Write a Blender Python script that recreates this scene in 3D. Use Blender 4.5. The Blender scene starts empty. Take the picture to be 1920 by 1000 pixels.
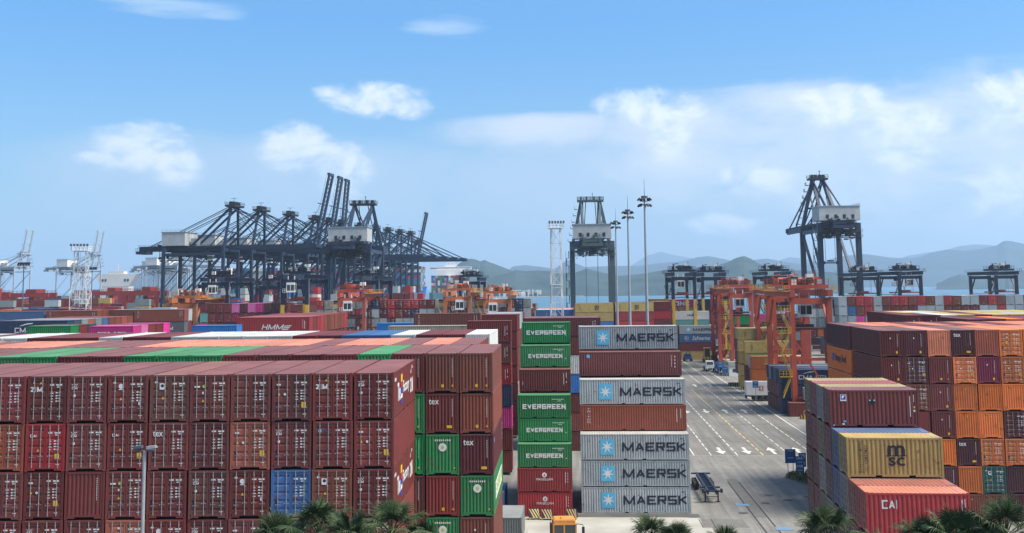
import bpy, bmesh, math, random
from mathutils import Vector, Matrix, noise as mnoise
import numpy as np
R = math.radians
random.seed(11)
S = bpy.context.scene
COL = S.collection

# ------------------------------------------------------------------ camera
CAM_H = 25.39
F_PX, PITCH, ROLL, YAW, CY = 1979.1, R(5.919), R(-.644), R(-3.464), 332.5
cam_d = bpy.data.cameras.new('camera')
cam = bpy.data.objects.new('camera', cam_d); COL.objects.link(cam)
cy_, sy_ = math.cos(YAW), math.sin(YAW)
right = Vector((cy_, -sy_, 0)); fwd0 = Vector((sy_, cy_, 0)); up0 = Vector((0, 0, 1))
fwd0 = Vector((sy_, cy_, 0)); right = Vector((cy_, -sy_, 0))
cp, sp = math.cos(PITCH), math.sin(PITCH)
fwd = fwd0 * cp + up0 * sp
up = up0 * cp - fwd0 * sp
cr, sr = math.cos(ROLL), math.sin(ROLL)
# image x axis and image up axis in world space, after the roll
ix = right * cr - up * (-sr) * 1.0
ix = right * cr + up * sr * 1.0
iu = up * cr - right * sr * 1.0
ix = right * cr - up * (-sr)
def _ray(x, y):
    a = x - 960; b = y - CY
    px = cr * a + sr * b; py = -sr * a + cr * b
    return right * (px / F_PX) - up * (py / F_PX) + fwd
cen = _ray(960, CY)
ix = (_ray(961, CY) - cen).normalized(); iu = (_ray(960, CY - 1) - cen).normalized()
m = Matrix.Identity(4)
for i in range(3):
    m[i][0] = ix[i]; m[i][1] = iu[i]; m[i][2] = -fwd[i]
m[2][3] = CAM_H
cam.matrix_world = m
cam_d.sensor_width = 36; cam_d.sensor_fit = 'HORIZONTAL'
cam_d.lens = F_PX / 1920 * 36
cam_d.shift_x = 0.0
cam_d.shift_y = (CY - 500) / 1920
cam_d.clip_start = 0.5; cam_d.clip_end = 60000
S.camera = cam
def at(x, y, Y):
    """photo pixel (1920 wide) at forward distance Y -> world point"""
    r = _ray(x, y); t = Y / r.y
    return Vector((r.x * t, Y, CAM_H + r.z * t))
def ground(x, y, z=0.0):
    r = _ray(x, y); t = (z - CAM_H) / r.z
    return Vector((r.x * t, r.y * t, z))

# ------------------------------------------------------------------ sky, sun, exposure
SUN_EL, SUN_AZ = R(56), R(106)          # azimuth clockwise from +Y: right, a little behind the camera
W = bpy.data.worlds.new('World'); S.world = W; W.use_nodes = True
nt = W.node_tree; N = nt.nodes; Lk = nt.links; N.clear()
def nd(t, **k):
    n = N.new(t)
    for a, b in k.items(): setattr(n, a, b)
    return n
def mth(op, a, b=None, c=None, clamp=False):
    n = N.new('ShaderNodeMath'); n.operation = op; n.use_clamp = clamp
    for i, v in enumerate((a, b, c)):
        if v is None: continue
        if isinstance(v, (int, float)): n.inputs[i].default_value = v
        else: Lk.new(v, n.inputs[i])
    return n.outputs[0]
sky = nd('ShaderNodeTexSky', sky_type='NISHITA')
sky.sun_disc = False; sky.sun_elevation = SUN_EL; sky.sun_rotation = SUN_AZ
sky.air_density = 1.25; sky.dust_density = 0.35; sky.ozone_density = 2.2; sky.altitude = 0
tc = nd('ShaderNodeTexCoord'); sep = nd('ShaderNodeSeparateXYZ'); Lk.new(tc.outputs['Generated'], sep.inputs[0])
az = mth('ARCTAN2', sep.outputs[0], sep.outputs[1])
el = mth('ARCSINE', sep.outputs[2])
cmb = nd('ShaderNodeCombineXYZ'); Lk.new(az, cmb.inputs[0]); Lk.new(mth('MULTIPLY', el, 1.7), cmb.inputs[1])
def noise(scale, detail=8, rough=.6, vec=None, dist=0.0, off=0):
    n = nd('ShaderNodeTexNoise'); n.inputs['Scale'].default_value = scale; n.inputs['Detail'].default_value = detail
    n.inputs['Roughness'].default_value = rough; n.inputs['Distortion'].default_value = dist
    if off:
        v = nd('ShaderNodeVectorMath'); v.operation = 'ADD'; v.inputs[1].default_value = (off, off * .7, 0)
        Lk.new(vec or cmb.outputs[0], v.inputs[0]); Lk.new(v.outputs[0], n.inputs['Vector'])
    else: Lk.new(vec or cmb.outputs[0], n.inputs['Vector'])
    return n.outputs['Fac']
nz = noise(15, 9, .60, dist=.3)
def fbm_(ox=0.0, oy=0.0):
    v = nd('ShaderNodeVectorMath'); v.operation = 'ADD'; v.inputs[1].default_value = (ox, oy, 0); Lk.new(cmb.outputs[0], v.inputs[0])
    return mth('ADD', mth('MULTIPLY', noise(16, 10, .58, v.outputs[0], .7), .72), mth('MULTIPLY', noise(40, 7, .6, v.outputs[0], .2), .30))
fb = fbm_(); fb2 = fbm_(.010, .014)
def azel(x, y):
    r = _ray(x, y).normalized(); return math.atan2(r.x, r.y), math.asin(r.z)
def blob(x, y, rx, ry, lowk=1.0):
    a0, e0 = azel(x, y); ra = rx / F_PX; re = ry / F_PX
    da = mth('DIVIDE', mth('SUBTRACT', az, a0), ra); de = mth('DIVIDE', mth('SUBTRACT', el, e0), re)
    if lowk != 1.0:
        g = mth('LESS_THAN', de, 0.0); de = mth('MULTIPLY', de, mth('SUBTRACT', 1.0, mth('MULTIPLY', g, 1 - 1 / lowk)))
    return mth('SUBTRACT', 1.0, mth('ADD', mth('MULTIPLY', da, da), mth('MULTIPLY', de, de)), clamp=True)
def summ(l):
    o = l[0]
    for b in l[1:]: o = mth('MAXIMUM', o, b)
    return o
def layer(mask, noise_f, lo, hi, k=1.25):
    d = mth('ADD', mask, mth('MULTIPLY', mth('SUBTRACT', noise_f, .5), k))
    n = nd('ShaderNodeMapRange', interpolation_type='SMOOTHSTEP'); Lk.new(d, n.inputs[0])
    n.inputs[1].default_value = lo; n.inputs[2].default_value = hi
    return mth('MULTIPLY', n.outputs[0], mth('MINIMUM', 1.0, mth('MULTIPLY', mask, 6.0)))
cv0 = nd('ShaderNodeCombineXYZ'); Lk.new(mth('MULTIPLY', az, .5), cv0.inputs[0]); Lk.new(mth('MULTIPLY', el, 3.0), cv0.inputs[1])
ci0 = noise(14, 8, .6, cv0.outputs[0], .8, 5)
puffs = layer(summ([blob(700, 182, 130, 40, 1.3), blob(768, 200, 60, 28, 1.3), blob(625, 170, 55, 22), blob(262, 262, 115, 42, 1.9), blob(330, 300, 70, 50, 1.8), blob(560, 262, 90, 46, 1.9), blob(640, 300, 90, 50, 1.9),
                    blob(165, 296, 40, 18), blob(1195, 192, 105, 40, 1.5), blob(1262, 215, 85, 50, 2.2), blob(1350, 418, 90, 26, 1.4), blob(1590, 185, 130, 36, 2.2), blob(1700, 235, 120, 50, 2.0), blob(1420, 330, 90, 34, 1.6),
                    blob(1885, 185, 90, 60, 1.6), blob(1885, 345, 90, 50, 1.5)]), fb, .30, 1.05, 2.3)
veil = layer(summ([blob(1620, 250, 560, 120, 2.2), blob(1880, 230, 340, 130, 2.2), blob(1290, 235, 240, 75, 3.0), blob(1500, 190, 260, 50, 2.5), blob(1010, 234, 220, 30, 2)]), mth('ADD', mth('MULTIPLY', fb, .6), mth('MULTIPLY', ci0, .4)), .12, 1.15, 2.0)
veil2 = layer(summ([blob(1120, 250, 420, 50), blob(600, 320, 420, 80, 1.8), blob(300, 310, 300, 80, 1.8), blob(1050, 330, 360, 90, 2)]), nz, .05, 1.1, 1.0)
cv = nd('ShaderNodeCombineXYZ'); Lk.new(mth('MULTIPLY', az, .30), cv.inputs[0]); Lk.new(mth('MULTIPLY', el, 3.2), cv.inputs[1])
ci = noise(26, 7, .6, cv.outputs[0], .6, 9)
cirrus = layer(summ([blob(330, 12, 170, 30), blob(410, 26, 80, 16), blob(840, 50, 110, 30)]), ci, .35, 1.35, 1.7)
dif = mth('ADD', mth('MULTIPLY', mth('SUBTRACT', fb, fb2), 5.0), .62)
colr = nd('ShaderNodeValToRGB'); colr.color_ramp.elements[0].position = .0; colr.color_ramp.elements[1].position = 1.0
colr.color_ramp.elements[0].color = (.55, .67, .82, 1); colr.color_ramp.elements[1].color = (.88, .91, .95, 1)
Lk.new(dif, colr.inputs[0])
hr = nd('ShaderNodeValToRGB'); e_ = hr.color_ramp.elements; e_[0].position = 0; e_[0].color = (.47, .545, .63, 1); e_[1].position = .25; e_[1].color = (.27, .615, .91, 1)
q_ = e_.new(.5); q_.color = (.92, .89, .84, 1); Lk.new(el, hr.inputs[0])
hue = nd('ShaderNodeMix', data_type='RGBA', blend_type='MULTIPLY'); hue.inputs['Factor'].default_value = 1
Lk.new(sky.outputs[0], hue.inputs['A']); Lk.new(hr.outputs[0], hue.inputs['B'])
SKY_K = .105
def scaled(c, k):
    n = nd('ShaderNodeVectorMath', operation='SCALE'); n.inputs['Scale'].default_value = k * .735 / SKY_K
    if isinstance(c, tuple): n.inputs[0].default_value = c
    else: Lk.new(c, n.inputs[0])
    return n.outputs[0]
def mixc(a, b, f):
    n = nd('ShaderNodeMix', data_type='RGBA'); Lk.new(a, n.inputs['A'])
    Lk.new(b, n.inputs['B']); Lk.new(f, n.inputs['Factor']); return n.outputs['Result']
vc = scaled((.60, .68, .79), .90); pc = scaled(colr.outputs[0], .98)
c1 = mixc(hue.outputs['Result'], vc, mth('MULTIPLY', veil2, .55))
c1 = mixc(c1, scaled((.70, .755, .83), .94), mth('MULTIPLY', veil, .86))
c1 = mixc(c1, scaled((.62, .78, .92), .86), mth('MULTIPLY', cirrus, .65))
c1 = mixc(c1, pc, mth('MULTIPLY', puffs, .84))
bg = nd('ShaderNodeBackground'); Lk.new(c1, bg.inputs['Color']); bg.inputs['Strength'].default_value = SKY_K
wo = nd('ShaderNodeOutputWorld'); Lk.new(bg.outputs[0], wo.inputs['Surface'])
sun_d = bpy.data.lights.new('sun', 'SUN'); sun_d.energy = 4.6; sun_d.angle = R(24); sun_d.color = (1, .91, .79)
sun = bpy.data.objects.new('sun', sun_d); COL.objects.link(sun)
sdir = Vector((math.sin(SUN_AZ) * math.cos(SUN_EL), math.cos(SUN_AZ) * math.cos(SUN_EL), math.sin(SUN_EL)))
sun.rotation_euler = sdir.to_track_quat('Z', 'Y').to_euler()
S.view_settings.view_transform = 'Standard'; S.view_settings.look = 'None'
S.view_settings.exposure = 0.85; S.view_settings.gamma = 1
try:
    S.cycles.max_bounces = 6; S.cycles.diffuse_bounces = 3; S.cycles.glossy_bounces = 2; S.cycles.transmission_bounces = 2
    S.cycles.volume_bounces = 1; S.cycles.transparent_max_bounces = 6
except Exception: pass

# ------------------------------------------------------------------ materials
def mat(name, col, rough=.6, metal=0.0, var=.12, scale=1.5, rust=0.0, objcol=False, attr=None, streak=0.0, dusty=0.0, bump=0.0, spec=.4, emit=None):
    m = bpy.data.materials.new(name); m.use_nodes = True; t = m.node_tree; n = t.nodes; l = t.links
    b = n['Principled BSDF']; b.inputs['Roughness'].default_value = rough; b.inputs['Metallic'].default_value = metal
    b.inputs['Specular IOR Level'].default_value = spec
    tcn = n.new('ShaderNodeTexCoord'); oi = n.new('ShaderNodeObjectInfo')
    def mx(bt, f, a, bb):
        x = n.new('ShaderNodeMix'); x.data_type = 'RGBA'; x.blend_type = bt
        for s, v in (('Factor', f), ('A', a), ('B', bb)):
            if isinstance(v, (int, float)): x.inputs[s].default_value = v
            elif isinstance(v, tuple): x.inputs[s].default_value = v
            else: l.new(v, x.inputs[s])
        return x.outputs['Result']
    def ns(sc, det, w=None, vec=None):
        x = n.new('ShaderNodeTexNoise'); x.noise_dimensions = '4D'; x.inputs['Scale'].default_value = sc; x.inputs['Detail'].default_value = det
        l.new(vec or tcn.outputs['Object'], x.inputs['Vector'])
        mm = n.new('ShaderNodeMath'); mm.operation = 'MULTIPLY'; l.new(oi.outputs['Random'], mm.inputs[0]); mm.inputs[1].default_value = 37.0
        l.new(mm.outputs[0], x.inputs['W']); return x.outputs['Fac']
    def ramp(s, a, bb, ca=(0, 0, 0, 1), cb=(1, 1, 1, 1)):
        x = n.new('ShaderNodeValToRGB'); x.color_ramp.elements[0].position = a; x.color_ramp.elements[1].position = bb
        x.color_ramp.elements[0].color = ca; x.color_ramp.elements[1].color = cb; l.new(s, x.inputs[0]); return x.outputs[0]
    if objcol: c = oi.outputs['Color']
    elif attr:
        a = n.new('ShaderNodeAttribute'); a.attribute_name = attr; c = a.outputs['Color']
    else: c = tuple(col) + (1,)
    if var:
        v = ramp(ns(scale, 5), .25, .75, (1 - var,) * 3 + (1,), (1 + var,) * 3 + (1,))
        c = mx('MULTIPLY', 1.0, c, v)
        if objcol:
            r2 = ramp(oi.outputs['Random'], 0, 1, (.86, .86, .86, 1), (1.14, 1.10, 1.08, 1)); c = mx('MULTIPLY', 1.0, c, r2)
    if streak:
        mp = n.new('ShaderNodeMapping'); mp.inputs['Scale'].default_value = (3.2, 3.2, .22); l.new(tcn.outputs['Object'], mp.inputs[0])
        s1 = ramp(ns(1.6, 6, vec=mp.outputs[0]), .56, .74)
        x = n.new('ShaderNodeMath'); x.operation = 'MULTIPLY'; l.new(s1, x.inputs[0]); x.inputs[1].default_value = streak
        c = mx('MIX', x.outputs[0], c, (.11, .075, .055, 1))
    if rust:
        s2 = ramp(ns(2.4, 9), .60, .70); x = n.new('ShaderNodeMath'); x.operation = 'MULTIPLY'; l.new(s2, x.inputs[0]); x.inputs[1].default_value = rust
        c = mx('MIX', x.outputs[0], c, (.13, .045, .02, 1))
    if dusty:
        s3 = ramp(ns(.55, 6), .3, .75, (dusty * .35,) * 3 + (1,), (dusty,) * 3 + (1,)); c = mx('MIX', s3, c, (.42, .36, .34, 1))
    if isinstance(c, tuple): b.inputs['Base Color'].default_value = c
    else: l.new(c, b.inputs['Base Color'])
    if bump:
        bp = n.new('ShaderNodeBump'); bp.inputs['Strength'].default_value = bump; bp.inputs['Distance'].default_value = .05
        l.new(ns(scale * 4, 6), bp.inputs['Height']); l.new(bp.outputs[0], b.inputs['Normal'])
    if emit: b.inputs['Emission Color'].default_value = tuple(emit) + (1,); b.inputs['Emission Strength'].default_value = 1
    return m
M = {}
M['paint'] = mat('container paint', (1, 1, 1), .55, objcol=True, var=.14, scale=.9, rust=.65, streak=.5, bump=.35)
M['roof'] = mat('container roof paint', (1, 1, 1), .5, objcol=True, var=.26, scale=.42, rust=.6, dusty=.13, spec=.5)
M['far'] = mat('far container paint', (1, 1, 1), .6, attr='Col', var=.12, scale=.3)
M['rod'] = mat('galvanised rod', (.29, .28, .28), .45, .3, var=.1)
M['white'] = mat('white paint', (.68, .68, .66), .6, var=.10, scale=3, streak=.12)
M['mark'] = mat('marking white', (.62, .61, .60), .7, var=.16, scale=3.5)
M['marky'] = mat('marking yellow', (.62, .36, .03), .7, var=.1)
M['ink'] = mat('dark lettering', (.012, .014, .03), .6, var=.1)
M['sky'] = mat('light blue emblem', (.09, .40, .62), .6, var=.08)
M['redm'] = mat('red lettering', (.45, .02, .03), .6, var=.1)
M['bluem'] = mat('blue lettering', (.03, .04, .30), .6, var=.1)
M['lime'] = mat('lime lettering', (.35, .5, .08), .6, var=.1)
M['dark'] = mat('dark steel', (.02, .02, .022), .6, var=.2)
M['crane'] = mat('crane navy paint', (.017, .031, .060), .5, var=.22, scale=.35, rust=.12)
M['cranel'] = mat('crane light grey blue paint', (.30, .36, .42), .5, var=.15, scale=.3)
M['green'] = mat('crane green grey paint', (.065, .095, .105), .5, var=.2, scale=.3, rust=.15)
M['rtgb'] = mat('yard crane navy paint', (.009, .015, .036), .5, var=.2, scale=.4)
M['orange'] = mat('yard crane orange paint', (.35, .062, .032), .5, var=.16, scale=.5, rust=.25, streak=.3)
M['orange2'] = mat('yard crane amber paint', (.40, .115, .035), .5, var=.16, scale=.5, rust=.25, streak=.3)
M['redc'] = mat('yard crane red paint', (.25, .032, .024), .55, var=.16, scale=.5, rust=.2)
M['yellow'] = mat('yellow paint', (.55, .33, .03), .5, var=.15, rust=.2)
M['house'] = mat('machinery house sheet', (.40, .42, .42), .6, var=.14, scale=.5, streak=.3)
M['towerw'] = mat('tower paint', (.50, .52, .53), .6, var=.1)
M['grime'] = mat('greasy machinery', (.055, .04, .032), .6, var=.5, scale=2)
M['glass'] = mat('dark glass', (.03, .04, .05), .12, var=0, spec=.8)
M['concrete'] = mat('concrete', (.30, .30, .28), .9, var=.2, scale=.6, bump=.3)
M['galv'] = mat('galvanised steel', (.34, .37, .40), .45, .35, var=.12)
M['galvd'] = mat('dark mast steel', (.09, .11, .13), .5, .2, var=.15)
M['tyre'] = mat('rubber', (.02, .02, .02), .85, var=.1)
M['blue'] = mat('blue paint', (.02, .11, .36), .5, var=.12)
M['line'] = mat('road marking white', (.52, .52, .48), .8, var=.22, scale=.8)
M['liney'] = mat('road marking yellow', (.50, .38, .18), .8, var=.2, scale=.8)
M['trunk'] = mat('palm trunk', (.12, .09, .065), .9, var=.3, scale=3, bump=.6)
def leafmat(name, a, b):
    m = bpy.data.materials.new(name); m.use_nodes = True; t = m.node_tree; n = t.nodes; l = t.links; bs = n['Principled BSDF']
    g = n.new('ShaderNodeNewGeometry'); r = n.new('ShaderNodeValToRGB'); r.color_ramp.elements[0].color = a + (1,); r.color_ramp.elements[1].color = b + (1,)
    e = r.color_ramp.elements.new(.86); e.color = b + (1,); r.color_ramp.elements[-1].color = (.20, .15, .08, 1)
    l.new(g.outputs['Random Per Island'], r.inputs[0]); l.new(r.outputs[0], bs.inputs['Base Color'])
    bs.inputs['Roughness'].default_value = .55; bs.inputs['Specular IOR Level'].default_value = .2; return m
M['palm'] = leafmat('palm leaf', (.010, .030, .011), (.034, .066, .022))
M['bush'] = leafmat('bush leaf', (.05, .08, .025), (.13, .15, .05))

CC = {  # code: (base colour, word)
 'm': ((.130, .021, .019), 'maroon'), 'b': ((.150, .040, .024), 'brown'), 'd': ((.072, .012, .017), 'dark maroon'), 'r': ((.30, .022, .026), 'red'),
 'c': ((.20, .012, .045), 'crimson'), 'o': ((.60, .145, .022), 'orange'), 's': ((.27, .068, .040), 'rust brown'), 'p': ((.50, .16, .085), 'salmon orange'),
 'g': ((.008, .185, .050), 'green'), 'e': ((.015, .085, .070), 'dark green'), 'n': ((.014, .032, .085), 'navy'), 'u': ((.030, .095, .23), 'blue'), 'U': ((.012, .12, .36), 'bright blue'),
 'k': ((.48, .028, .20), 'magenta'), 'K': ((.50, .12, .30), 'pink'), 'G': ((.30, .345, .365), 'light grey'), 'H': ((.20, .235, .245), 'grey'), 'w': ((.47, .485, .46), 'white'), 'B': ((.34, .32, .25), 'beige'),
 'y': ((.40, .29, .085), 'yellow'), 'O': ((.15, .145, .07), 'olive'), 't': ((.10, .30, .28), 'teal'), 'h': ((.075, .09, .11), 'slate grey')}

# ------------------------------------------------------------------ mesh helpers
class MB:
    K = 1.0
    def __init__(s): s.v = []; s.f = []; s.m = []
    def quad(s, a, b, c, d, mi=0):
        i = len(s.v); s.v += [a, b, c, d]; s.f.append((i, i + 1, i + 2, i + 3)); s.m.append(mi)
    def poly(s, pts, mi=0):
        i = len(s.v); s.v += list(pts); s.f.append(tuple(range(i, i + len(pts)))); s.m.append(mi)
    def box(s, x0, x1, y0, y1, z0, z1, mi=0):
        i = len(s.v)
        s.v += [(x0, y0, z0), (x1, y0, z0), (x1, y1, z0), (x0, y1, z0), (x0, y0, z1), (x1, y0, z1), (x1, y1, z1), (x0, y1, z1)]
        for q in ((0, 3, 2, 1), (4, 5, 6, 7), (0, 1, 5, 4), (1, 2, 6, 5), (2, 3, 7, 6), (3, 0, 4, 7)): s.f.append(tuple(i + k for k in q)); s.m.append(mi)
    def cbox(s, c, sx, sy, sz, mi=0): s.box(c[0] - sx / 2, c[0] + sx / 2, c[1] - sy / 2, c[1] + sy / 2, c[2] - sz / 2, c[2] + sz / 2, mi)
    def bar(s, a, b, w, h=None, mi=0, w2=None):
        """square bar from a to b (w wide, h high; w2 = size factor at b)"""
        w = w * MB.K; h = (h * MB.K) if h else w; a = Vector(a); b = Vector(b); d = (b - a)
        if d.length < 1e-6: return
        d.normalize(); ref = Vector((0, 0, 1)) if abs(d.z) < .95 else Vector((0, 1, 0))
        u = d.cross(ref).normalized(); v = u.cross(d).normalized(); k = w2 or 1; i = len(s.v)
        for p, q in ((a, 1), (b, k)):
            for su, sv in ((-1, -1), (1, -1), (1, 1), (-1, 1)): s.v.append(tuple(p + u * su * w / 2 * q + v * sv * h / 2 * q))
        for q in ((0, 1, 2, 3), (7, 6, 5, 4), (0, 4, 5, 1), (1, 5, 6, 2), (2, 6, 7, 3), (3, 7, 4, 0)): s.f.append(tuple(i + t for t in q)); s.m.append(mi)
    def tube(s, pts, r, n=8, mi=0, r2=None):
        pts = [Vector(p) for p in pts]; i = len(s.v); N_ = len(pts)
        for k, p in enumerate(pts):
            d = (pts[min(k + 1, N_ - 1)] - pts[max(k - 1, 0)]).normalized(); ref = Vector((0, 0, 1)) if abs(d.z) < .95 else Vector((0, 1, 0))
            u = d.cross(ref).normalized(); v = u.cross(d); rr = r if r2 is None else r + (r2 - r) * k / max(1, N_ - 1)
            for j in range(n):
                a = 2 * math.pi * j / n; s.v.append(tuple(p + u * math.cos(a) * rr + v * math.sin(a) * rr))
        for k in range(N_ - 1):
            for j in range(n):
                a = i + k * n + j; b = i + k * n + (j + 1) % n; s.f.append((a, b, b + n, a + n)); s.m.append(mi)
        s.f.append(tuple(i + j for j in range(n))[::-1]); s.m.append(mi); s.f.append(tuple(i + (N_ - 1) * n + j for j in range(n))); s.m.append(mi)
    def rail(s, a, b, h=1.1, w=.07, step=1.6, mi=0):
        a = Vector(a); b = Vector(b); n = max(1, int((b - a).length / step)); z = Vector((0, 0, 1))
        for k in range(n + 1):
            p = a.lerp(b, k / n); s.bar(p, p + z * h, w, mi=mi)
        s.bar(a + z * h, b + z * h, w, mi=mi); s.bar(a + z * h * .5, b + z * h * .5, w, mi=mi)
    def mesh(s, name, mats):
        me = bpy.data.meshes.new(name); me.from_pydata([tuple(p) for p in s.v], [], s.f); me.update()
        for m_ in mats: me.materials.append(m_)
        if any(s.m): me.polygons.foreach_set('material_index', s.m)
        return me
def link(name, me, parent=None, loc=None, rot=None, col=None):
    o = bpy.data.objects.new(name, me); COL.objects.link(o)
    if parent: o.parent = parent
    if loc is not None: o.location = loc
    if rot is not None: o.rotation_euler = rot
    if col is not None: o.color = tuple(col)[:3] + (1,)
    return o
def part(mb, name, mats, parent, **k):
    if not isinstance(mats, (list, tuple)): mats = [mats]
    return link(name, mb.mesh(name, mats), parent, **k)
USED = {}
def tag(o, label, cat, group=None):
    o['label'] = label; o['category'] = cat
    if group: o['group'] = group
    USED.setdefault(label, []).append(o); return o
def thing(name, label, cat, loc=(0, 0, 0), rz=0, group=None):
    o = link(name, None, loc=loc, rot=(0, 0, rz)); return tag(o, label, cat, group)
def struct(o, k='structure'): o['kind'] = k; return o

# ------------------------------------------------------------------ lettering
_tc = {}
def text_geo(s, w, h, bold=.0, res=2):
    """flat letters fitted in w x h metres, centred, in the XZ plane facing -Y"""
    bold = min(bold, .014)
    key = (s, round(w, 2), round(h, 2), bold)
    if key in _tc: return _tc[key]
    cu = bpy.data.curves.new('t', 'FONT'); cu.body = s; cu.size = 1; cu.resolution_u = res; cu.offset = bold; cu.fill_mode = 'FRONT'; cu.space_line = .8; cu.align_x = 'CENTER'
    cu.offset = 0; o = bpy.data.objects.new('t', cu); COL.objects.link(o)
    dg = bpy.context.evaluated_depsgraph_get(); me = bpy.data.meshes.new_from_object(o.evaluated_get(dg))
    v = [p.co.copy() for p in me.vertices]; f = [tuple(p.vertices) for p in me.polygons]
    bpy.data.objects.remove(o); bpy.data.curves.remove(cu); bpy.data.meshes.remove(me)
    x0 = min(p.x for p in v); x1 = max(p.x for p in v); y0 = min(p.y for p in v); y1 = max(p.y for p in v)
    out = [((p.x - (x0 + x1) / 2) * w / (x1 - x0), 0, (p.y - (y0 + y1) / 2) * h / (y1 - y0)) for p in v]
    _tc[key] = (out, f); return _tc[key]
G_ = {'A': '00-51 51-A0 23-83', 'C': 'A1-01 01-00 00-A0', 'D': '00-01 01-71 71-A7 A7-A3 A3-70 70-00', 'E': '00-01 01-A1 05-85 00-A0', 'F': '00-01 01-A1 05-85', 'G': 'A1-01 01-00 00-A0 A0-A5 A5-55',
      'H': '00-01 A0-A1 05-A5', 'I': '50-51', 'K': '00-01 04-A1 45-A0', 'L': '01-00 00-A0', 'M': '00-01 01-50 50-A1 A1-A0', 'N': '00-01 01-A0 A0-A1', 'O': '00-01 01-A1 A1-A0 A0-00',
      'P': '00-01 01-A1 A1-A5 A5-05', 'R': '00-01 01-A1 A1-A5 A5-05 55-A0', 'S': 'A1-01 01-05 05-A5 A5-A0 A0-00', 'T': '50-51 01-A1', 'V': '01-50 50-A1', 'Y': '01-55 A1-55 55-50', 'Z': '01-A1 A1-00 00-A0'}
def add_block(mb, s, cx, cz, w, h, mi, t, y, skew):
    wd = {'I': .28, 'M': 1.3, 'W': 1.3}; n = sum(wd.get(c, .5 if c == ' ' else 1) for c in s) + .16 * (len(s) - 1); u = w / n; x = cx - w / 2; k = 0
    for c in s:
        gw = u * wd.get(c, .5 if c == ' ' else 1); tt = t * h; tw = min(tt, gw * .42)
        for seg in (G_.get(c, '') or '').split():
            def P(q):
                a = (10 if q[0] == 'A' else int(q[0])) / 10; b_ = {'0': 0, '1': 1, '5': .5, '3': .3, '4': .42, '7': .75, '2': .25}[q[1]]
                return Vector((x + tw / 2 + a * (gw - tw), 0, cz - h / 2 + tt / 2 + b_ * (h - tt)))
            p, q = P(seg[:2]), P(seg[3:]); d = (q - p); L = d.length; d.normalize(); nrm = Vector((-d.z, 0, d.x)); hw = (tw if abs(d.z) > .5 else tt * .9) / 2
            if abs(d.x) < .01 or abs(d.z) < .01: e = (tt if abs(d.z) > .5 else tw) / 2; p = p - d * e; q = q + d * e
            yy = y - .0012 * (k % 4); k += 1
            V = [p - nrm * hw, q - nrm * hw, q + nrm * hw, p + nrm * hw]; mb.quad(*[(a.x + (a.z - cz) * skew, yy, a.z) for a in V], mi)
        x += gw + .16 * u
def add_text(mb, s, cx, cz, w, h, mi=0, bold=.02, y=0, skew=0.0):
    if bold >= .03 and all(c in G_ or c == ' ' for c in s):
        return add_block(mb, s, cx, cz, w, h, mi, .175 if bold < .045 else .205 if bold < .055 else .25, y, skew)
    if bold > 0:
        kk = .03 if bold < .03 else .055
        for q, (dx, dz) in enumerate(((-kk * h, 0), (kk * h, 0), (0, kk * h * .6), (0, -kk * h * .6), (0, 0))): add_text(mb, s, cx + dx, cz + dz, w, h, mi, 0 if q else -1, y - .0012 * q, skew)
        return
    bold = 0
    v, f = text_geo(s, w, h, bold); i = len(mb.v)
    mb.v += [(p[0] + cx + p[2] * skew, y, p[2] + cz) for p in v]
    for q in f: mb.f.append(tuple(i + k for k in q)); mb.m.append(mi)
def rect(mb, cx, cz, w, h, mi=0, y=0): mb.quad((cx - w / 2, y, cz - h / 2), (cx + w / 2, y, cz - h / 2), (cx + w / 2, y, cz + h / 2), (cx - w / 2, y, cz + h / 2), mi)
def disc(mb, cx, cz, r, mi=0, y=0, n=16, ri=0):
    P = [(cx + r * math.cos(2 * math.pi * k / n), y, cz + r * math.sin(2 * math.pi * k / n)) for k in range(n)]
    if not ri: mb.poly(P, mi)
    else:
        Q = [(cx + ri * math.cos(2 * math.pi * k / n), y, cz + ri * math.sin(2 * math.pi * k / n)) for k in range(n)]
        for k in range(n): mb.quad(P[k], P[(k + 1) % n], Q[(k + 1) % n], Q[k], mi)
_mk = {}
MK = ['mark', 'ink', 'sky', 'marky', 'redm', 'bluem', 'lime', 'white']
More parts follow.
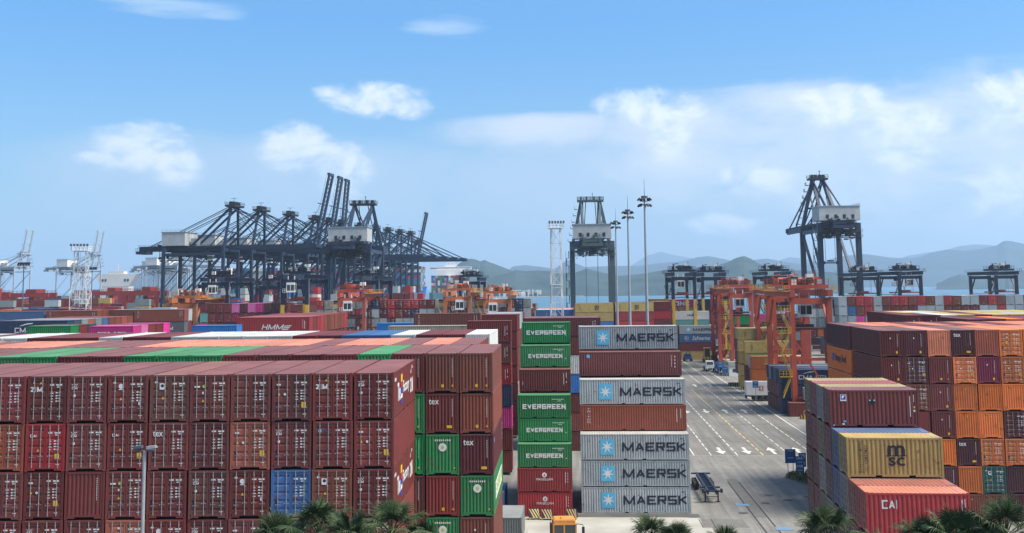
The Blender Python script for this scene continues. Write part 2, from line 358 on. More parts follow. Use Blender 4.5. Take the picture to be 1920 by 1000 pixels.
def mark_mesh(kind):
    if kind in _mk: return _mk[kind]
    b = MB(); rnd = random.Random(hash(kind) % 1000 if not isinstance(kind, str) else sum(map(ord, kind)))
    if kind == 'maersk':      # 40 ft side
        rect(b, -3.1, 1.45, 1.55, 1.75, 2, 0)
        P = []
        for k in range(14):
            r_ = .74 if k % 2 == 0 else .24; a = math.pi / 2 + math.pi * k / 7; P.append((-3.1 + r_ * math.cos(a), -.004, 1.45 + r_ * math.sin(a)))
        for k in range(14): b.poly([(-3.1, -.004, 1.45), P[k], P[(k + 1) % 14]], 0)
        add_text(b, 'MAERSK', 2.15, 1.45, 7.1, 1.0, 1, .045)
        for k in range(3): rect(b, 5.15 + .16 * k, 2.35, .1, .12, 1)
        rect(b, 5.5, 2.1, .1, .14, 1); rect(b, 5.5, 1.75, .14, .16, 3)
    elif kind == 'evergreen' or kind == 'evergreen2':
        w = 4.9 if kind == 'evergreen' else 4.1
        add_text(b, 'EVERGREEN', 0, 1.3, w, .56 if w > 4.5 else .5, 0, .06)
        for k in range(9): rect(b, .95 + .15 * k, 2.1, .10, .08, 0)
        for k in range(3): rect(b, 1.6 + .14 * k, 1.92, .09, .08, 0)
        rect(b, 2.42, 1.0, .09, .12, 0)
    elif kind == 'magellan':
        disc(b, 0, 1.85, .27, 0, 0, 16); b.poly([(-.1, -.004, 1.72), (.1, -.004, 1.72), (0, -.004, 2.02)], 4); add_text(b, 'MAGELLAN', 0, 1.38, 1.85, .26, 0, .01)
        rect(b, 2.35, 1.55, .05, 1.2, 0); 
        for k in range(4): rect(b, 2.6, 2.0 - k * .3, .05, .16, 0)
    elif kind == 'triton':
        for k, c in enumerate('TRITON'): add_text(b, c, -5.1, 2.45 - k * .30, .34, .2, 0, .03)
        rect(b, 5.0, 1.7, .05, 1.5, 0); rect(b, 5.45, 1.9, .05, 1.1, 0)
    elif kind == 'side40':
        rect(b, 4.9, 1.6, .05, 1.5, 0)
        for k in range(4): rect(b, 5.25, 2.3 - k * .42, .10, .22, 0)
    elif kind == 'side40b':
        disc(b, -5.0, 2.35, .22, 2); rect(b, 4.9, 1.75, .04, 1.4, 0)
        for k in range(4): rect(b, 5.3, 2.25 - k * .40, .09, .2, 0)
    elif kind == 'side20':
        rect(b, 2.2, 1.45, .05, 1.3, 0); rect(b, 2.5, 1.9, .05, .6, 0); rect(b, 2.5, 1.1, .1, .14, 0); rect(b, -2.6, 1.0, .05, .35, 0)
    elif kind == 'nflag':
        rect(b, -2.1, 2.0, .42, .46, 0); rect(b, -2.1, 2.04, .34, .34, 5, -.004); b.poly([(-2.22, -.008, 1.95), (-2.12, -.008, 1.95), (-1.98, -.008, 2.17), (-2.2, -.008, 2.14)], 0)
        rect(b, -.15, 1.72, .38, .32, 1); rect(b, -.3, 1.82, .1, .08, 0, -.004); rect(b, 0, 1.82, .1, .08, 0, -.004)
        rect(b, 2.4, 1.4, .045, 1.4, 0); rect(b, 2.66, 1.95, .035, .5, 0); rect(b, 2.68, 1.35, .1, .14, 3); rect(b, 2.68, 1.1, .12, .14, 0)
        rect(b, -2.05, .38, .2, .1, 2); rect(b, -2.15, .2, .16, .1, 0); rect(b, -2.8, .12, .07, .07, 0)
    elif kind == 'msc' or kind == 'msc40':
        s = 1.0 if kind == 'msc' else 1.15; x = .1 if kind == 'msc' else .8
        add_text(b, 'm', x, 1.72, 1.02 * s, .62 * s, 1, .05); rect(b, x, 1.38, 1.3 * s, .05, 1); add_text(b, 'sc', x, 1.38 - .36 * s, .98 * s, .52 * s, 1, .06)
        X = -2.15 if kind == 'msc' else -4.6
        for k, c in enumerate('MEDITERRANEAN'): add_text(b, c, X, 2.22 - k * .155, .12, .11, 1, .02)
        for k, c in enumerate('SHIPPING CO'):
            if c != ' ': add_text(b, c, X + .32, 2.0 - k * .155, .12, .11, 1, .02)
        rect(b, 2.3 if kind == 'msc' else 5, 1.7, .035, .9, 3)
    elif kind == 'cai': add_text(b, 'CAI', -1.65, 1.85, .92, .52, 0, .03); rect(b, 2.55, 1.35, .05, 1.6, 0); rect(b, 2.72, 1.95, .04, .5, 0); rect(b, 2.72, 1.5, .1, .12, 0)
    elif kind == 'hmm': add_text(b, 'HMM', 0, 1.25, 3.5, .85, 0, .05, skew=.3); [b.quad((1.55 + j * .12, 0, .72 + j * .28), (2.5 + j * .25, 0, .80 + j * .28), (2.7 + j * .25, 0, .98 + j * .28), (1.75 + j * .12, 0, .90 + j * .28), 0) for j in range(3)]; rect(b, 5.0, 1.7, .05, 1.5, 0); rect(b, 5.3, 1.6, .1, 1.3, 0); rect(b, 5.35, .3, .35, .2, 3)
    elif kind == 'hmmw': add_text(b, 'HMM', 0, 1.55, 2.9, .75, 1, .05)
    elif kind == 'one': add_text(b, 'ONE', .1, 1.45, 3.9, 1.25, 7, .06)
    elif kind == 'one40': add_text(b, 'ONE', 0, 1.35, 5.6, 1.55, 7, .06)
    elif kind == 'cma':
        add_text(b, 'CMA CGM', .4, 1.35, 6.0, .8, 0, .04)
        b.poly([(-1.9, 0, 1.95), (-1.4, 0, 2.2), (-.5, 0, 2.45), (.4, 0, 2.5), (.4, 0, 2.36), (-.5, 0, 2.26)], 0)
    elif kind == 'evline': add_text(b, 'EVERGREEN', -.1, 1.0, 4.2, .6, 0, .05); rect(b, 1.6, 1.0, .4, .5, 0); rect(b, 1.9, 1.9, .7, .07, 0)
    elif kind == 'cos': disc(b, .3, 1.35, .55, 0, 0, 18, .42); add_text(b, 'CMC', .3, 1.35, .95, .3, 0, .03); rect(b, -2.5, 1.2, .06, 1.5, 0)
    elif kind == 'saf':
        add_text(b, 'Safmarine', 1.3, 1.45, 5.9, 1.35, 0, .0, skew=.25); disc(b, -3.7, 1.45, .75, 0, 0, 18, .68); rect(b, -3.95, 1.5, .18, .8, 0); rect(b, -3.6, 1.6, .5, .2, 4); rect(b, -3.6, 1.3, .5, .15, 0)
    elif kind == 'hapag':
        for o_ in (0, .62): b.poly([(-2.2 + o_, 0, 1.45), (-1.9 + o_, 0, 2.0), (-1.35 + o_, 0, 2.0), (-1.6 + o_, 0, 1.5), (-1.25 + o_, 0, 1.5), (-1.45 + o_, 0, 1.0), (-2.0 + o_, 0, 1.0)], 5)
        add_text(b, 'Hapag-Lloyd', 2.2, 1.45, 4.6, .8, 1, .02)
    elif kind == 'hapagS':
        for o_ in (0, .5): b.poly([(-3.4 + o_, 0, 1.5), (-3.15 + o_, 0, 2.0), (-2.7 + o_, 0, 2.0), (-2.9 + o_, 0, 1.5), (-2.6 + o_, 0, 1.5), (-2.8 + o_, 0, 1.0), (-3.25 + o_, 0, 1.0)], 5)
        add_text(b, 'Hapag-Lloyd', .9, 1.45, 5.6, 1.15, 1, .02)
    elif kind == 'tfz': add_text(b, 'The Factory', -1.2, 1.9, 4.6, .8, 0, .03); add_text(b, 'ZIM', 2.5, 1.8, 1.5, .8, 0, .05)
    elif kind == 'factory':   # seen on the side of the near blocks
        add_text(b, 'The', -3.4, 1.45, 1.5, 1.1, 0, .04); rect(b, -2.0, 2.2, .85, .5, 3); rect(b, -2.0, 1.75, .8, .3, 4); rect(b, -2.0, 1.4, .9, .35, 5); rect(b, -2.0, 1.05, .85, .28, 0); rect(b, -2.0, .7, .8, .35, 5)
        add_text(b, 'Factory', .5, 1.45, 3.4, .95, 0, .04); add_text(b, 'ZIM', 3.7, 1.25, 1.5, 1.0, 0, .06); add_text(b, 'of', 3.3, 2.25, .5, .35, 0, .03); add_text(b, 'line', 4.1, 2.5, .7, .25, 0, .03)
        for k in range(4): rect(b, -5.5 + .22 * k, 2.35, .15, .22, 0)
    elif kind == 'evside': rect(b, 0, 1.45, 8.2, 1.3, 7); add_text(b, 'EVERGREEN', 0, 1.45, 7.6, .9, 6, .05, y=-.004)
    elif kind == 'beige': add_text(b, 'DONG FANG', -3.6, 2.05, 1.9, .5, 4, .03)
    elif kind == 'yang': rect(b, -2.9, 1.35, 1.1, 1.1, 4); rect(b, -2.9, 1.35, .35, .9, 7, -.004); rect(b, -2.9, 1.35, .9, .2, 7, -.004); add_text(b, 'YANG MING', 1.6, 1.35, 6.2, .85, 4, .03)
    # ---- blank ends (2.4 m wide)
    elif kind == 'end':
        for k in range(11): rect(b, .74, 2.45 - k * .125, .045, .075, 0)
    elif kind == 'endy':
        for k in range(11): rect(b, .74, 2.45 - k * .125, .045, .075, 0)
        rect(b, .02, .52, .2, .22, 3); b.poly([(.66, 0, .46), (.84, 0, .46), (.75, 0, .64)], 3)
    elif kind == 'endb':
        for k in range(10): rect(b, .62, 2.4 - k * .14, .04, .09, 0)
        rect(b, .5, .5, .2, .26, 3); rect(b, -.15, 2.0, .12, .14, 0)
    elif kind == 'tex':
        add_text(b, 'tex', -.62, 2.3, .74, .36, 0, .01)
        for k in range(10): rect(b, .74, 2.45 - k * .13, .045, .08, 0)
        rect(b, .52, .5, .4, .2, 3)
    elif kind == 'evend':
        for k in range(8): rect(b, -.52 + k * .15, 2.48, .09, .12, 0)
        disc(b, 0, 1.98, .3, 0, 0, 18); disc(b, 0, 1.98, .12, 6, -.004, 12); rect(b, .86, .5, .1, .12, 3)
    elif kind == 'orend': rect(b, 0, 2.32, .12, .1, 3)
    # ---- door ends
    elif kind.startswith('door'):
        v = kind[4:] if len(kind) > 4 else 'a'; y = 0
        for k, w in enumerate((.26, .36)): rect(b, .30 + k * .44, 2.32, w, .085, 0)
        rect(b, .70, 2.19, .2, .06, 0)
        for k in range(4):
            rect(b, .30, 1.82 - k * .17, .12 + .1 * rnd.random(), .05, 0)
            for j in range(2): rect(b, .60 + j * .17, 1.83 - k * .17 + .02 * rnd.random(), .12, .075, 0)
        rect(b, .78, .42, .2, .05, 0)
        for sx in (-1, 1):
            for k in range(5): b.quad((sx * .72 - .22 + k * .1, 0, 2.745), (sx * .72 - .17 + k * .1, 0, 2.745), (sx * .72 - .14 + k * .1, 0, 2.80), (sx * .72 - .19 + k * .1, 0, 2.80), 3)
        rect(b, -.88, .92, .17, .24, 5 if False else 1)
        if v == 'z': add_text(b, 'ZIM', -.66, 2.05, .72, .30, 0, .06); b.poly([(-.48, y, 2.37), (-.28, y, 2.37), (-.38, y, 2.53)], 3); disc(b, -.82, 2.45, .06, 0, y, 10)
        elif v == 'zs':
            add_text(b, 'ZIM', -.78, 2.12, .36, .15, 0, .05)
            for k in range(7): rect(b, -.92 + (k % 4) * .1 + (.05 if k > 3 else 0), 2.33 - (k // 4) * .09, .06, .045, 0)
            disc(b, -.78, 1.66, .09, 0, y, 12)
        elif v == 'cai': add_text(b, 'CAI', -.72, 2.14, .42, .18, 0, .05); b.poly([(-.52, y, 1.2), (-.34, y, 1.2), (-.43, y, 1.36)], 3); rect(b, .74, .9, .28, .34, 3)
        elif v == 'tex': add_text(b, 'tex', -.66, 2.20, .60, .32, 0, .02); rect(b, -.8, 1.42, .32, .12, 3)
        elif v == 'umb': disc(b, -.42, 2.2, .16, 0, y, 12); rect(b, -.42, 2.0, .3, .05, 0); disc(b, -.82, 2.42, .085, 0, y, 12); b.poly([(-.5, y, 1.36), (-.32, y, 1.36), (-.41, y, 1.54)], 3); rect(b, .74, 1.15, .14, .2, 0)
        elif v == 'sig': rect(b, -.46, 2.16, .34, .38, 0); disc(b, -.46, 2.2, .1, 1, -.004, 10); disc(b, -.84, 2.42, .085, 0, y, 12); b.poly([(-.5, y, 1.38), (-.32, y, 1.38), (-.41, y, 1.56)], 3)
        elif v == 'lime': rect(b, -.78, 2.12, .34, .1, 0); disc(b, -.36, 2.14, .1, 6, y, 12); rect(b, -.42, 1.75, .1, .14, 0); b.poly([(-.5, y, 1.2), (-.32, y, 1.2), (-.41, y, 1.36)], 3)
        elif v == 'blu': disc(b, -.8, 2.28, .11, 2, y, 12); disc(b, -.42, 2.28, .07, 5, y, 12)
        elif v == 'y': rect(b, -.8, 2.2, .26, .1, 0); disc(b, -.42, 1.62, .08, 0, y, 12); b.poly([(-.86, y, 1.55), (-.68, y, 1.55), (-.77, y, 1.7)], 3); rect(b, .74, .98, .28, .34, 3)
        elif v == 'r': disc(b, -.4, 2.38, .08, 0, y, 10); b.poly([(-.52, y, 1.95), (-.3, y, 1.95), (-.41, y, 2.15)], 0); rect(b, -.42, 1.45, .28, .3, 3); rect(b, -.8, .5, .16, .08, 0)
    _mk[kind] = b.mesh('marking', [M[k] for k in MK]); return _mk[kind]

# ------------------------------------------------------------------ containers
WID = 2.438
def corr(b, u0, u1, z0, z1, y, pitch, depth, face, mi=0):
    """trapezoid corrugated panel. face S:-Y at -y, N:+Y at +y, B: +X at y"""
    n = max(3, round((u1 - u0) / pitch)); p = (u1 - u0) / n; pts = []
    for k in range(n):
        a = u0 + k * p
        pts += [(a, depth), (a + p * .22, depth), (a + p * .44, 0), (a + p * .78, 0)]
    pts.append((u1, depth)); pts = [(u, d) for u, d in pts]
    def P(u, d, z):
        if face == 'S': return (u, -y + d, z)
        if face == 'N': return (-u, y - d, z)
        if face == 'B': return (y - d, u, z)
        if face == 'D': return (-y + d, -u, z)
    for (a, d), (c, e) in zip(pts, pts[1:]): b.quad(P(a, d, z0), P(c, e, z0), P(c, e, z1), P(a, d, z1), mi)
_cm = {}
def cont_meshes(L, H):
    k = (L, H)
    if k in _cm: return _cm[k]
    hl = L / 2; hw = WID / 2; out = {}
    def frame(b):
        for sx in (-1, 1):
            for sy in (-1, 1):
                b.cbox((sx * (hl - .07), sy * (hw - .06), H / 2), .13, .115, H - .24)
                for z in (.06, H - .06): b.cbox((sx * (hl - .089), sy * (hw - .081), z), .178, .162, .118)
        for sy in (-1, 1):
            y = sy * (hw - .055)
            b.box(-hl + .18, hl - .18, min(y - .05, y + .05), max(y - .05, y + .05), H - .14, H - .035)
            for x0, x1 in ((-hl + .18, -1.25), (-.85, .85), (1.25, hl - .18)): b.box(x0, x1, y - .05, y + .05, .05, .20)
            for x0 in (-1.25, .85): b.box(x0, x0 + .4, y - .045, y + .045, .155, .20)
        for sx in (-1, 1):
            x = sx * (hl - .06); b.box(x - .05, x + .05, -hw + .165, hw - .165, H - .15, H - .035)
            b.box(x - .045, x + .045, -hw + .165, hw - .165, .17, .29)
            for sy in (-1, 1): b.box(x - .045, x + .045, min(sy * (hw - .165), sy * (hw - .62)), max(sy * (hw - .165), sy * (hw - .62)), .06, .17)
        b.box(-hl + .1, hl - .1, -hw + .08, hw - .08, .12, .17)
    def sides(b):
        corr(b, -hl + .13, hl - .13, .19, H - .12, hw - .012, .281, .042, 'S'); corr(b, -hl + .13, hl - .13, .19, H - .12, hw - .012, .281, .042, 'N')
        corr(b, -hw + .11, hw - .11, .27, H - .13, hl - .02, .252, .05, 'B')
    b = MB(); frame(b); sides(b); out['body'] = b.mesh('body', [M['paint']])
    b = MB(); frame(b); sides(b); corr(b, -hw + .11, hw - .11, .27, H - .13, hl - .02, .252, .05, 'D'); out['bodyc'] = b.mesh('body', [M['paint']])
    b = MB(); n = round(L / .29); p = (L - .2) / n; z = H - .03
    for i in range(n):
        a = -hl + .1 + i * p; q = [(a, -.02), (a + p * .3, -.02), (a + p * .45, 0), (a + p * .85, 0), (a + p, -.02)]
        for (x0, d0), (x1, d1) in zip(q, q[1:]): b.quad((x0, -hw + .03, z + d0), (x1, -hw + .03, z + d1), (x1, hw - .03, z + d1), (x0, hw - .03, z + d0))
    for sx in (-1, 1): b.box(min(sx * (hl - .02), sx * (hl - .5)), max(sx * (hl - .02), sx * (hl - .5)), -hw + .2, hw - .2, z - .004, z + .006)
    out['roof'] = b.mesh('roof', [M['roof']])
    # door leaf: local origin at door plane; spans y in [0.02, 1.1] or mirrored; faces -X
    for s, nm in ((1, 'doorL'), (-1, 'doorR')):
        b = MB(); x = -hl + .045; y0, y1 = (.015, 1.10) if s > 0 else (-1.10, -.015); z0, z1 = .30, H - .16
        nrib = 5; rh = (z1 - z0) / nrib
        for i in range(nrib):
            a = z0 + i * rh; q = [(a, 0), (a + rh * .30, 0), (a + rh * .42, .045), (a + rh * .58, .045), (a + rh * .70, 0), (a + rh, 0)]
            for (u0, d0), (u1, d1) in zip(q, q[1:]):
                b.quad((x + d0, y1 - .07, u0), (x + d0, y0 + .07, u0), (x + d1, y0 + .07, u1), (x + d1, y1 - .07, u1))
        for ya, yb in ((y0, y0 + .07), (y1 - .07, y1)): b.box(x - .02, x + .05, ya, yb, z0, z1)
        b.box(x - .02, x + .05, y0, y1, z0 - .05, z0); b.box(x - .02, x + .05, y0, y1, z1, z1 + .05)
        out[nm] = b.mesh('door', [M['paint']])
    b = MB(); b.tube([(0, 0, .2), (0, 0, H - .08)], .021, 6)
    for z in (.32, 1.0, 1.9, H - .3): b.cbox((.01, 0, z), .04, .065, .09)
    out['rod'] = b.mesh('lock_rod', [M['rod']])
    b = MB(); b.bar((0, -.17, 0), (0, .13, 0), .018, .022); b.cbox((0, .12, 0), .025, .03, .07); out['handle'] = b.mesh('handle', [M['rod']])
    # simple one-piece version (mid distance)
    b = MB(); frame(b); sides(b); corr(b, -hw + .11, hw - .11, .27, H - .13, hl - .02, .252, .05, 'D')
    out['simple'] = b
    _cm[k] = out; return out
SPECS = []
LONG = []
ORD = ['first', 'second', 'third', 'fourth', 'fifth', 'sixth', 'seventh', 'eighth', 'ninth', 'tenth', 'eleventh', 'twelfth', 'thirteenth', 'fourteenth', 'fifteenth', 'sixteenth', 'seventeenth', 'eighteenth', 'nineteenth', 'twentieth', 'twenty-first', 'twenty-second', 'twenty-third', 'twenty-fourth', 'twenty-fifth']
def C(cx, cy, z, L, H, code, rot, label, group, marks=(), doors=False, vis=1.0, roofcode=None, fill=False):
    SPECS.append(dict(x=cx, y=cy, z=z, L=L, H=H, code=code, rot=rot, label=label, group=group, marks=marks, doors=doors, vis=vis, fill=fill, roofcode=roofcode))
L40, L20 = 12.19, 6.058
def side(xl, yf, z, L, H, code, label='', group=None, yaw=0, **k):
    """long side towards the camera; xl, yf = near left corner"""
    c, s = math.cos(yaw), math.sin(yaw); dx, dy = L / 2, WID / 2
    C(xl + dx * c - dy * s, yf + dx * s + dy * c, z, L, H, code, yaw, label, group, **k)
def endon(ox, oy, yaw, dx, dy, z, H, code, label='', group=None, face='B', L=L40, **k):
    """end towards the camera; (dx, dy) = near left corner in the block frame"""
    c, s = math.cos(yaw), math.sin(yaw); ux, uy = dx + WID / 2, dy + L / 2
    C(ox + ux * c - uy * s, oy + ux * s + uy * c, z, L, H, code, yaw + (R(90) if face == 'D' else R(-90)), label, group, **k)
def rnd_code(r): return r.choice('mmmmmbbdddrrsHGGnuoy')

FRONT = {'': ''}
# --- near left block: door ends face the camera
T = 2.893; H = 2.872; PIT = 2.52
gL = 'containers in the near left stack'
rows = {7: 'mmmmmbmmmmmm', 6: 'mmmsmmmmrsmm', 5: 'mbummmmmmmmm', 4: 'mmmmmmsmmmmm'}
dm = {7: ['zs', 'z', 'y', 'a', 'lime', 'sig', 'umb', 'zs', 'z', 'a', 'y', 'z'], 6: ['y', 'blu', 'zs', 'y', 'a', 'tex', 'cai', 'zs', 'cai', 'r', 'r', 'a'],
      5: ['zs', 'sig', 'a', 'umb', 'zs', 'a', 'lime', 'a', 'y', 'z', 'a', 'zs'], 4: ['a', 'zs', 'a', 'y', 'zs', 'umb', 'r', 'a', 'zs', 'a', 'z', 'a']}
dd = {'zs': 'small ZIM mark', 'z': 'large ZIM lettering', 'y': 'yellow caution plate', 'a': 'plain doors', 'lime': 'lime green dot', 'sig': 'white square sticker', 'umb': 'white umbrella mark',
      'blu': 'blue dot', 'tex': 'tex lettering', 'cai': 'CAI lettering', 'r': 'yellow and white stickers'}
TN = {7: 'top', 6: 'second', 5: 'third', 4: 'fourth'}
for t in (7, 6, 5, 4, 3, 2, 1):
    for c in range(12):
        dx = -WID - c * PIT
        if t < 4: endon(-11.37, 65.12, R(2.706), dx, 0, (t - 1) * T, H, 'm', fill=True); continue
        code = rows[t][c]; d = dm[t][c]; blank = (t == 5 and c == 7)
        lab = f"{CC[code][1]} container, {dd[d]}, {ORD[c]} from the right, {TN[t]} row, near left stack" if not blank else 'maroon container showing its corrugated blank end, third row of the near left stack'
        mk = [('B', 'end')] if blank else [('D', 'door' + d)]
        if c == 0 and t in (7, 5): mk.append(('S', 'factory'))
        endon(-11.37 , 65.12, R(2.706), dx, 0, (t - 1) * T, H, code, lab, gL, face='B' if blank else 'D', marks=mk, doors=not blank, vis=.8 if t == 4 else 1)
# --- second left block
T = 2.945; H = 2.90; oM = (-6.33, 78.44, R(1.024)); gM = 'containers in the second left stack'
top = 'mmmgmmmmgggmmggmm'
body = {6: 'bmg', 5: 'dgg', 4: 'gmm', 3: 'bgm'}
em = {7: ['endy', 'endy', 'end'], 6: ['endy', 'tex', 'endy'], 5: ['tex', 'evend', 'endy'], 4: ['evend', 'endy', 'end'], 3: ['endb', 'evend', 'end']}
for c in range(17):
    dx = -WID - c * PIT
    for t in range(7, 0, -1):
        if t == 7: code = 'b' if c < 2 else top[c]
        elif t in body and c < 3: code = body[t][c]
        else: endon(*oM, dx, 0, (t - 1) * T, H, 'm', fill=True); continue
        mk = [('B', em[t][c])] if c < 3 else []
        if c == 0: mk.append(('N', 'evside' if t in (4,) else 'side40')) if t in (4, 2) else mk.append(('N', 'side40b')) if t == 5 else None
        if t == 7 and c > 2: lab = f"{CC[code][1]} container, only its roof and top edge showing, {ORD[c]} from the right, second left stack"
        else: lab = f"{CC[code][1]} container, blank corrugated end, {ORD[c]} from the right, {ORD[7 - t]} row down, second left stack"
        endon(*oM, dx, 0, (t - 1) * T, H, code, lab, gM, marks=[q for q in mk if q], vis=.45 if c > 2 else (.35 if c == 2 else 1), roofcode='m' if code == 'b' else None)
# --- third and fourth left rows, roofs mostly
def roofrow(ox, oy, yaw, n, T_, tops, nm, g, z7=None, vis=.4, end=None, mk='end'):
    for c in range(n):
        code = tops[c % len(tops)]; dx = -WID - c * PIT
        endon(ox, oy, yaw, dx, 0, 6 * T_, T_ - .04, code, f"{CC[code][1]} container, mostly roof visible, {ORD[c]} from the right in the {nm}", g, vis=vis, marks=[('B', mk)])
        for t in (5, 4, 3): endon(ox, oy, yaw, dx, 0, t * T_, T_ - .04, 'm', fill=True)
roofrow(-8.6, 91.3, R(.8), 20, 2.94, 'mpmppmppppppmmmpppmp', 'third left row', 'containers in the third left row')
roofrow(-8.9, 107.0, R(.5), 24, 2.96, 'wmmwuummwwwwwmmwmmmwwmww', 'fourth left row', 'containers in the fourth left row', mk='endb')

# --- side-on stacks beyond
def stack(xl, Y, L, tiers, ztop=20.5, T_=2.92, rows_=1, roofs='m', nm='', g=None, marks={}, base='m', vis=1.0, pitch=2.6, roofv=.25, yaw=0):
    """tiers: colour codes from the top down, front row. rows_ rows deep (only the top tier of the back ones)"""
    for i, code in enumerate(tiers):
        lab = f"{CC[code][1]} {'short' if L < 7 else 'long'} container {nm}" if i == 0 else f"{CC[code][1]} container, {ORD[i - 1]} below the one {nm}"
        mk = marks.get(i); side(xl, Y, ztop - (i + 1) * T_, L, T_ - .04, code, lab, g, marks=[('S', mk)] if mk else [], vis=vis, yaw=yaw)
    nb = int(round(ztop / T_)) - len(tiers)
    for i in range(max(0, nb if Y < 200 else min(nb, 3))): side(xl, Y, ztop - (len(tiers) + i + 1) * T_, L, T_ - .04, base, fill=True)
    for r_ in range(1, rows_):
        code = roofs[(r_ - 1) % len(roofs)]
        side(xl, Y + r_ * pitch, ztop - T_, L, T_ - .04, code, f"{CC[code][1]} container, {ORD[r_ - 1]} behind the one {nm}", g, vis=roofv)
        for i in range(1, 4): side(xl, Y + r_ * pitch, ztop - (i + 1) * T_, L, T_ - .04, base, fill=True)
# Maersk stack
gK = 'containers in the grey and maroon stack beside the road'
for t, Y, code, mk, nm in ((1, 121.9, 'G', 'maersk', 'bottom'), (2, 121.9, 'G', 'maersk', 'second from the ground'), (3, 121.9, 'G', 'maersk', 'third from the ground'), (4, 124.5, 's', 'triton', ''),
                           (5, 124.8, 'G', 'maersk', 'fifth from the ground'), (6, 128.6, 'm', 'side40b', ''), (7, 132.6, 'G', 'maersk', 'topmost')):
    lab = (f"light grey MAERSK container with blue star square, {nm} in its stack" if code == 'G' else 'rust brown container with TRITON lettering between two grey containers' if code == 's' else 'maroon container with a light blue dot under the topmost grey container')
    side(.05, Y, (t - 1) * 2.92, L40, 2.88, code, lab, gK, marks=[('S', mk)], vis=1, roofcode='w' if code == 'G' else None)
for r_, Y in enumerate((124.5, 127.2, 129.9, 132.6)):
    for t in range(1, 7):
        if (t <= 3) or (t in (4, 5) and Y > 125 and Y > 127.3) or (t == 6 and Y > 132): side(.05, Y, (t - 1) * 2.92, L40, 2.88, 'H' if t < 4 else 'm', fill=True)
# Evergreen stack
gE = 'short containers in the green stack'
for t, Y, code, mk, lb in ((1, 120.5, 'r', 'magellan', 'red short container with MAGELLAN lettering standing on the ground behind striped barriers'), (2, 120.5, 'r', 'magellan', 'red short container with MAGELLAN lettering, second from the ground'),
        (3, 120.6, 'g', 'evergreen2', 'green EVERGREEN container directly on top of the two red ones'), (4, 122.2, 'g', 'evergreen2', 'green EVERGREEN container with smaller lettering, fourth from the ground'), (5, 122.2, 'g', 'evergreen', 'green EVERGREEN container just below the maroon short container'),
        (6, 125.6, 'm', 'side20', 'maroon short container between green EVERGREEN containers'), (7, 128.8, 'g', 'evergreen2', 'green EVERGREEN container with faded patch under lettering, second from the top'), (8, 133.2, 'g', 'evergreen', 'topmost green EVERGREEN container of its stack')):
    side(-7.05, Y, (t - 1) * 2.62, L20, 2.59, code, lb, gE, marks=[('S', mk)])
for Y in (123.2, 125.9, 128.6, 131.3, 133.9):
    for t in range(1, 8):
        if t <= 2 + (Y > 124) + 2 * (Y > 125) + (Y > 128.3) + (Y > 131.5): side(-7.05, Y, (t - 1) * 2.62, L20, 2.59, 'm', fill=True)
stack(-15.3, 146, L20, 'mbrnkmm', 20.8, rows_=1, nm='in the narrow stack left of the green ones', g='containers in the gap left of the green stack', marks={0: 'side20', 1: 'side20', 2: 'side20'}, vis=.4)
side(-15.3, 146, 20.8 - 2.92, L20, 2.88, 'b', fill=True)
stack(-16.4, 181, L20, 'm', 20.7, rows_=9, roofs='mmGGGGmm', nm='in the deep stack behind the narrow one', g='containers behind the narrow stack', vis=.5)
stack(-8.7, 167, L40, 'mmwUmmm', 20.5, rows_=4, roofs='mmm', nm='behind the green stack', g='containers behind the green stack', marks={0: 'side40'}, vis=.3)
# left midground
stack(-74.0, 139, L20, 'g', 20.9, rows_=3, roofs='me', nm='in the row behind the white roofs', g='left midground containers', marks={0: 'evline'})
stack(-65.4, 139, L20, 'k', 20.8, rows_=5, roofs='Kmmk', nm='with ONE lettering group in the left midground', g='left midground containers', marks={0: 'one'})
stack(-51.5, 139.5, L20, 'U', 20.75, rows_=1, nm='with a round white emblem left of the red HMM one', g='left midground containers', marks={0: 'cos'})
stack(-58.5, 141, L20, 'w', 18.6, nm='between the pink and bright blue ones', g='left midground containers', marks={0: 'evline'})
stack(-95, 168, L40, 'n', 20.8, rows_=10, roofs='nHsHubbsb', nm='with CMA CGM lettering at the left edge', g='left midground containers', marks={0: 'cma'})
stack(-109, 168, L40, 'n', 20.8, rows_=3, roofs='nnn', nm='beyond the left edge row', g='left midground containers', vis=.3)
stack(-56.1, 172, L40, 'r', 20.9, rows_=11, roofs='mrrbbbbbbr', nm='of the red HMM group', g='red containers of the HMM group', marks={0: 'hmm'})
stack(-29.9, 192.5, L40, 'bb', 20.75, rows_=1, nm='with TRITON lettering at the centre', g='centre midground containers', marks={0: 'triton'})
stack(-26.8, 149, L40, 'B', 20.1, nm='beige, with small red lettering', g='centre midground containers', marks={0: 'beige'}, vis=.5)
stack(-41, 215, L40, 'U', 18.3, rows_=2, roofs='u', nm='behind the beige one', g='centre midground containers', vis=.3)
stack(-123.3, 240, L40, 'bn', 21.0, rows_=5, roofs='bmbb', nm='in the far brown row', g='far brown row', marks={0: 'triton'})
stack(-136, 240, L40, 'un', 21.0, rows_=3, roofs='mb', nm='in the far row left of the brown one', g='far brown row', vis=.6)
stack(-149, 240, L40, 'nn', 21.0, rows_=3, roofs='nb', nm='in the far row at the left edge', g='far brown row', marks={0: 'cma'}, vis=.6)
stack(-111.2, 246, L20, 'bn', 21.0, rows_=2, roofs='G', nm='in the far row, first right of the gap', g='far brown row', marks={1: 'cma'})
stack(-104.9, 246, L40, 'bh', 21.0, rows_=2, roofs='G', nm='in the far row, right end', g='far brown row', marks={0: 'triton', 1: 'cma'})
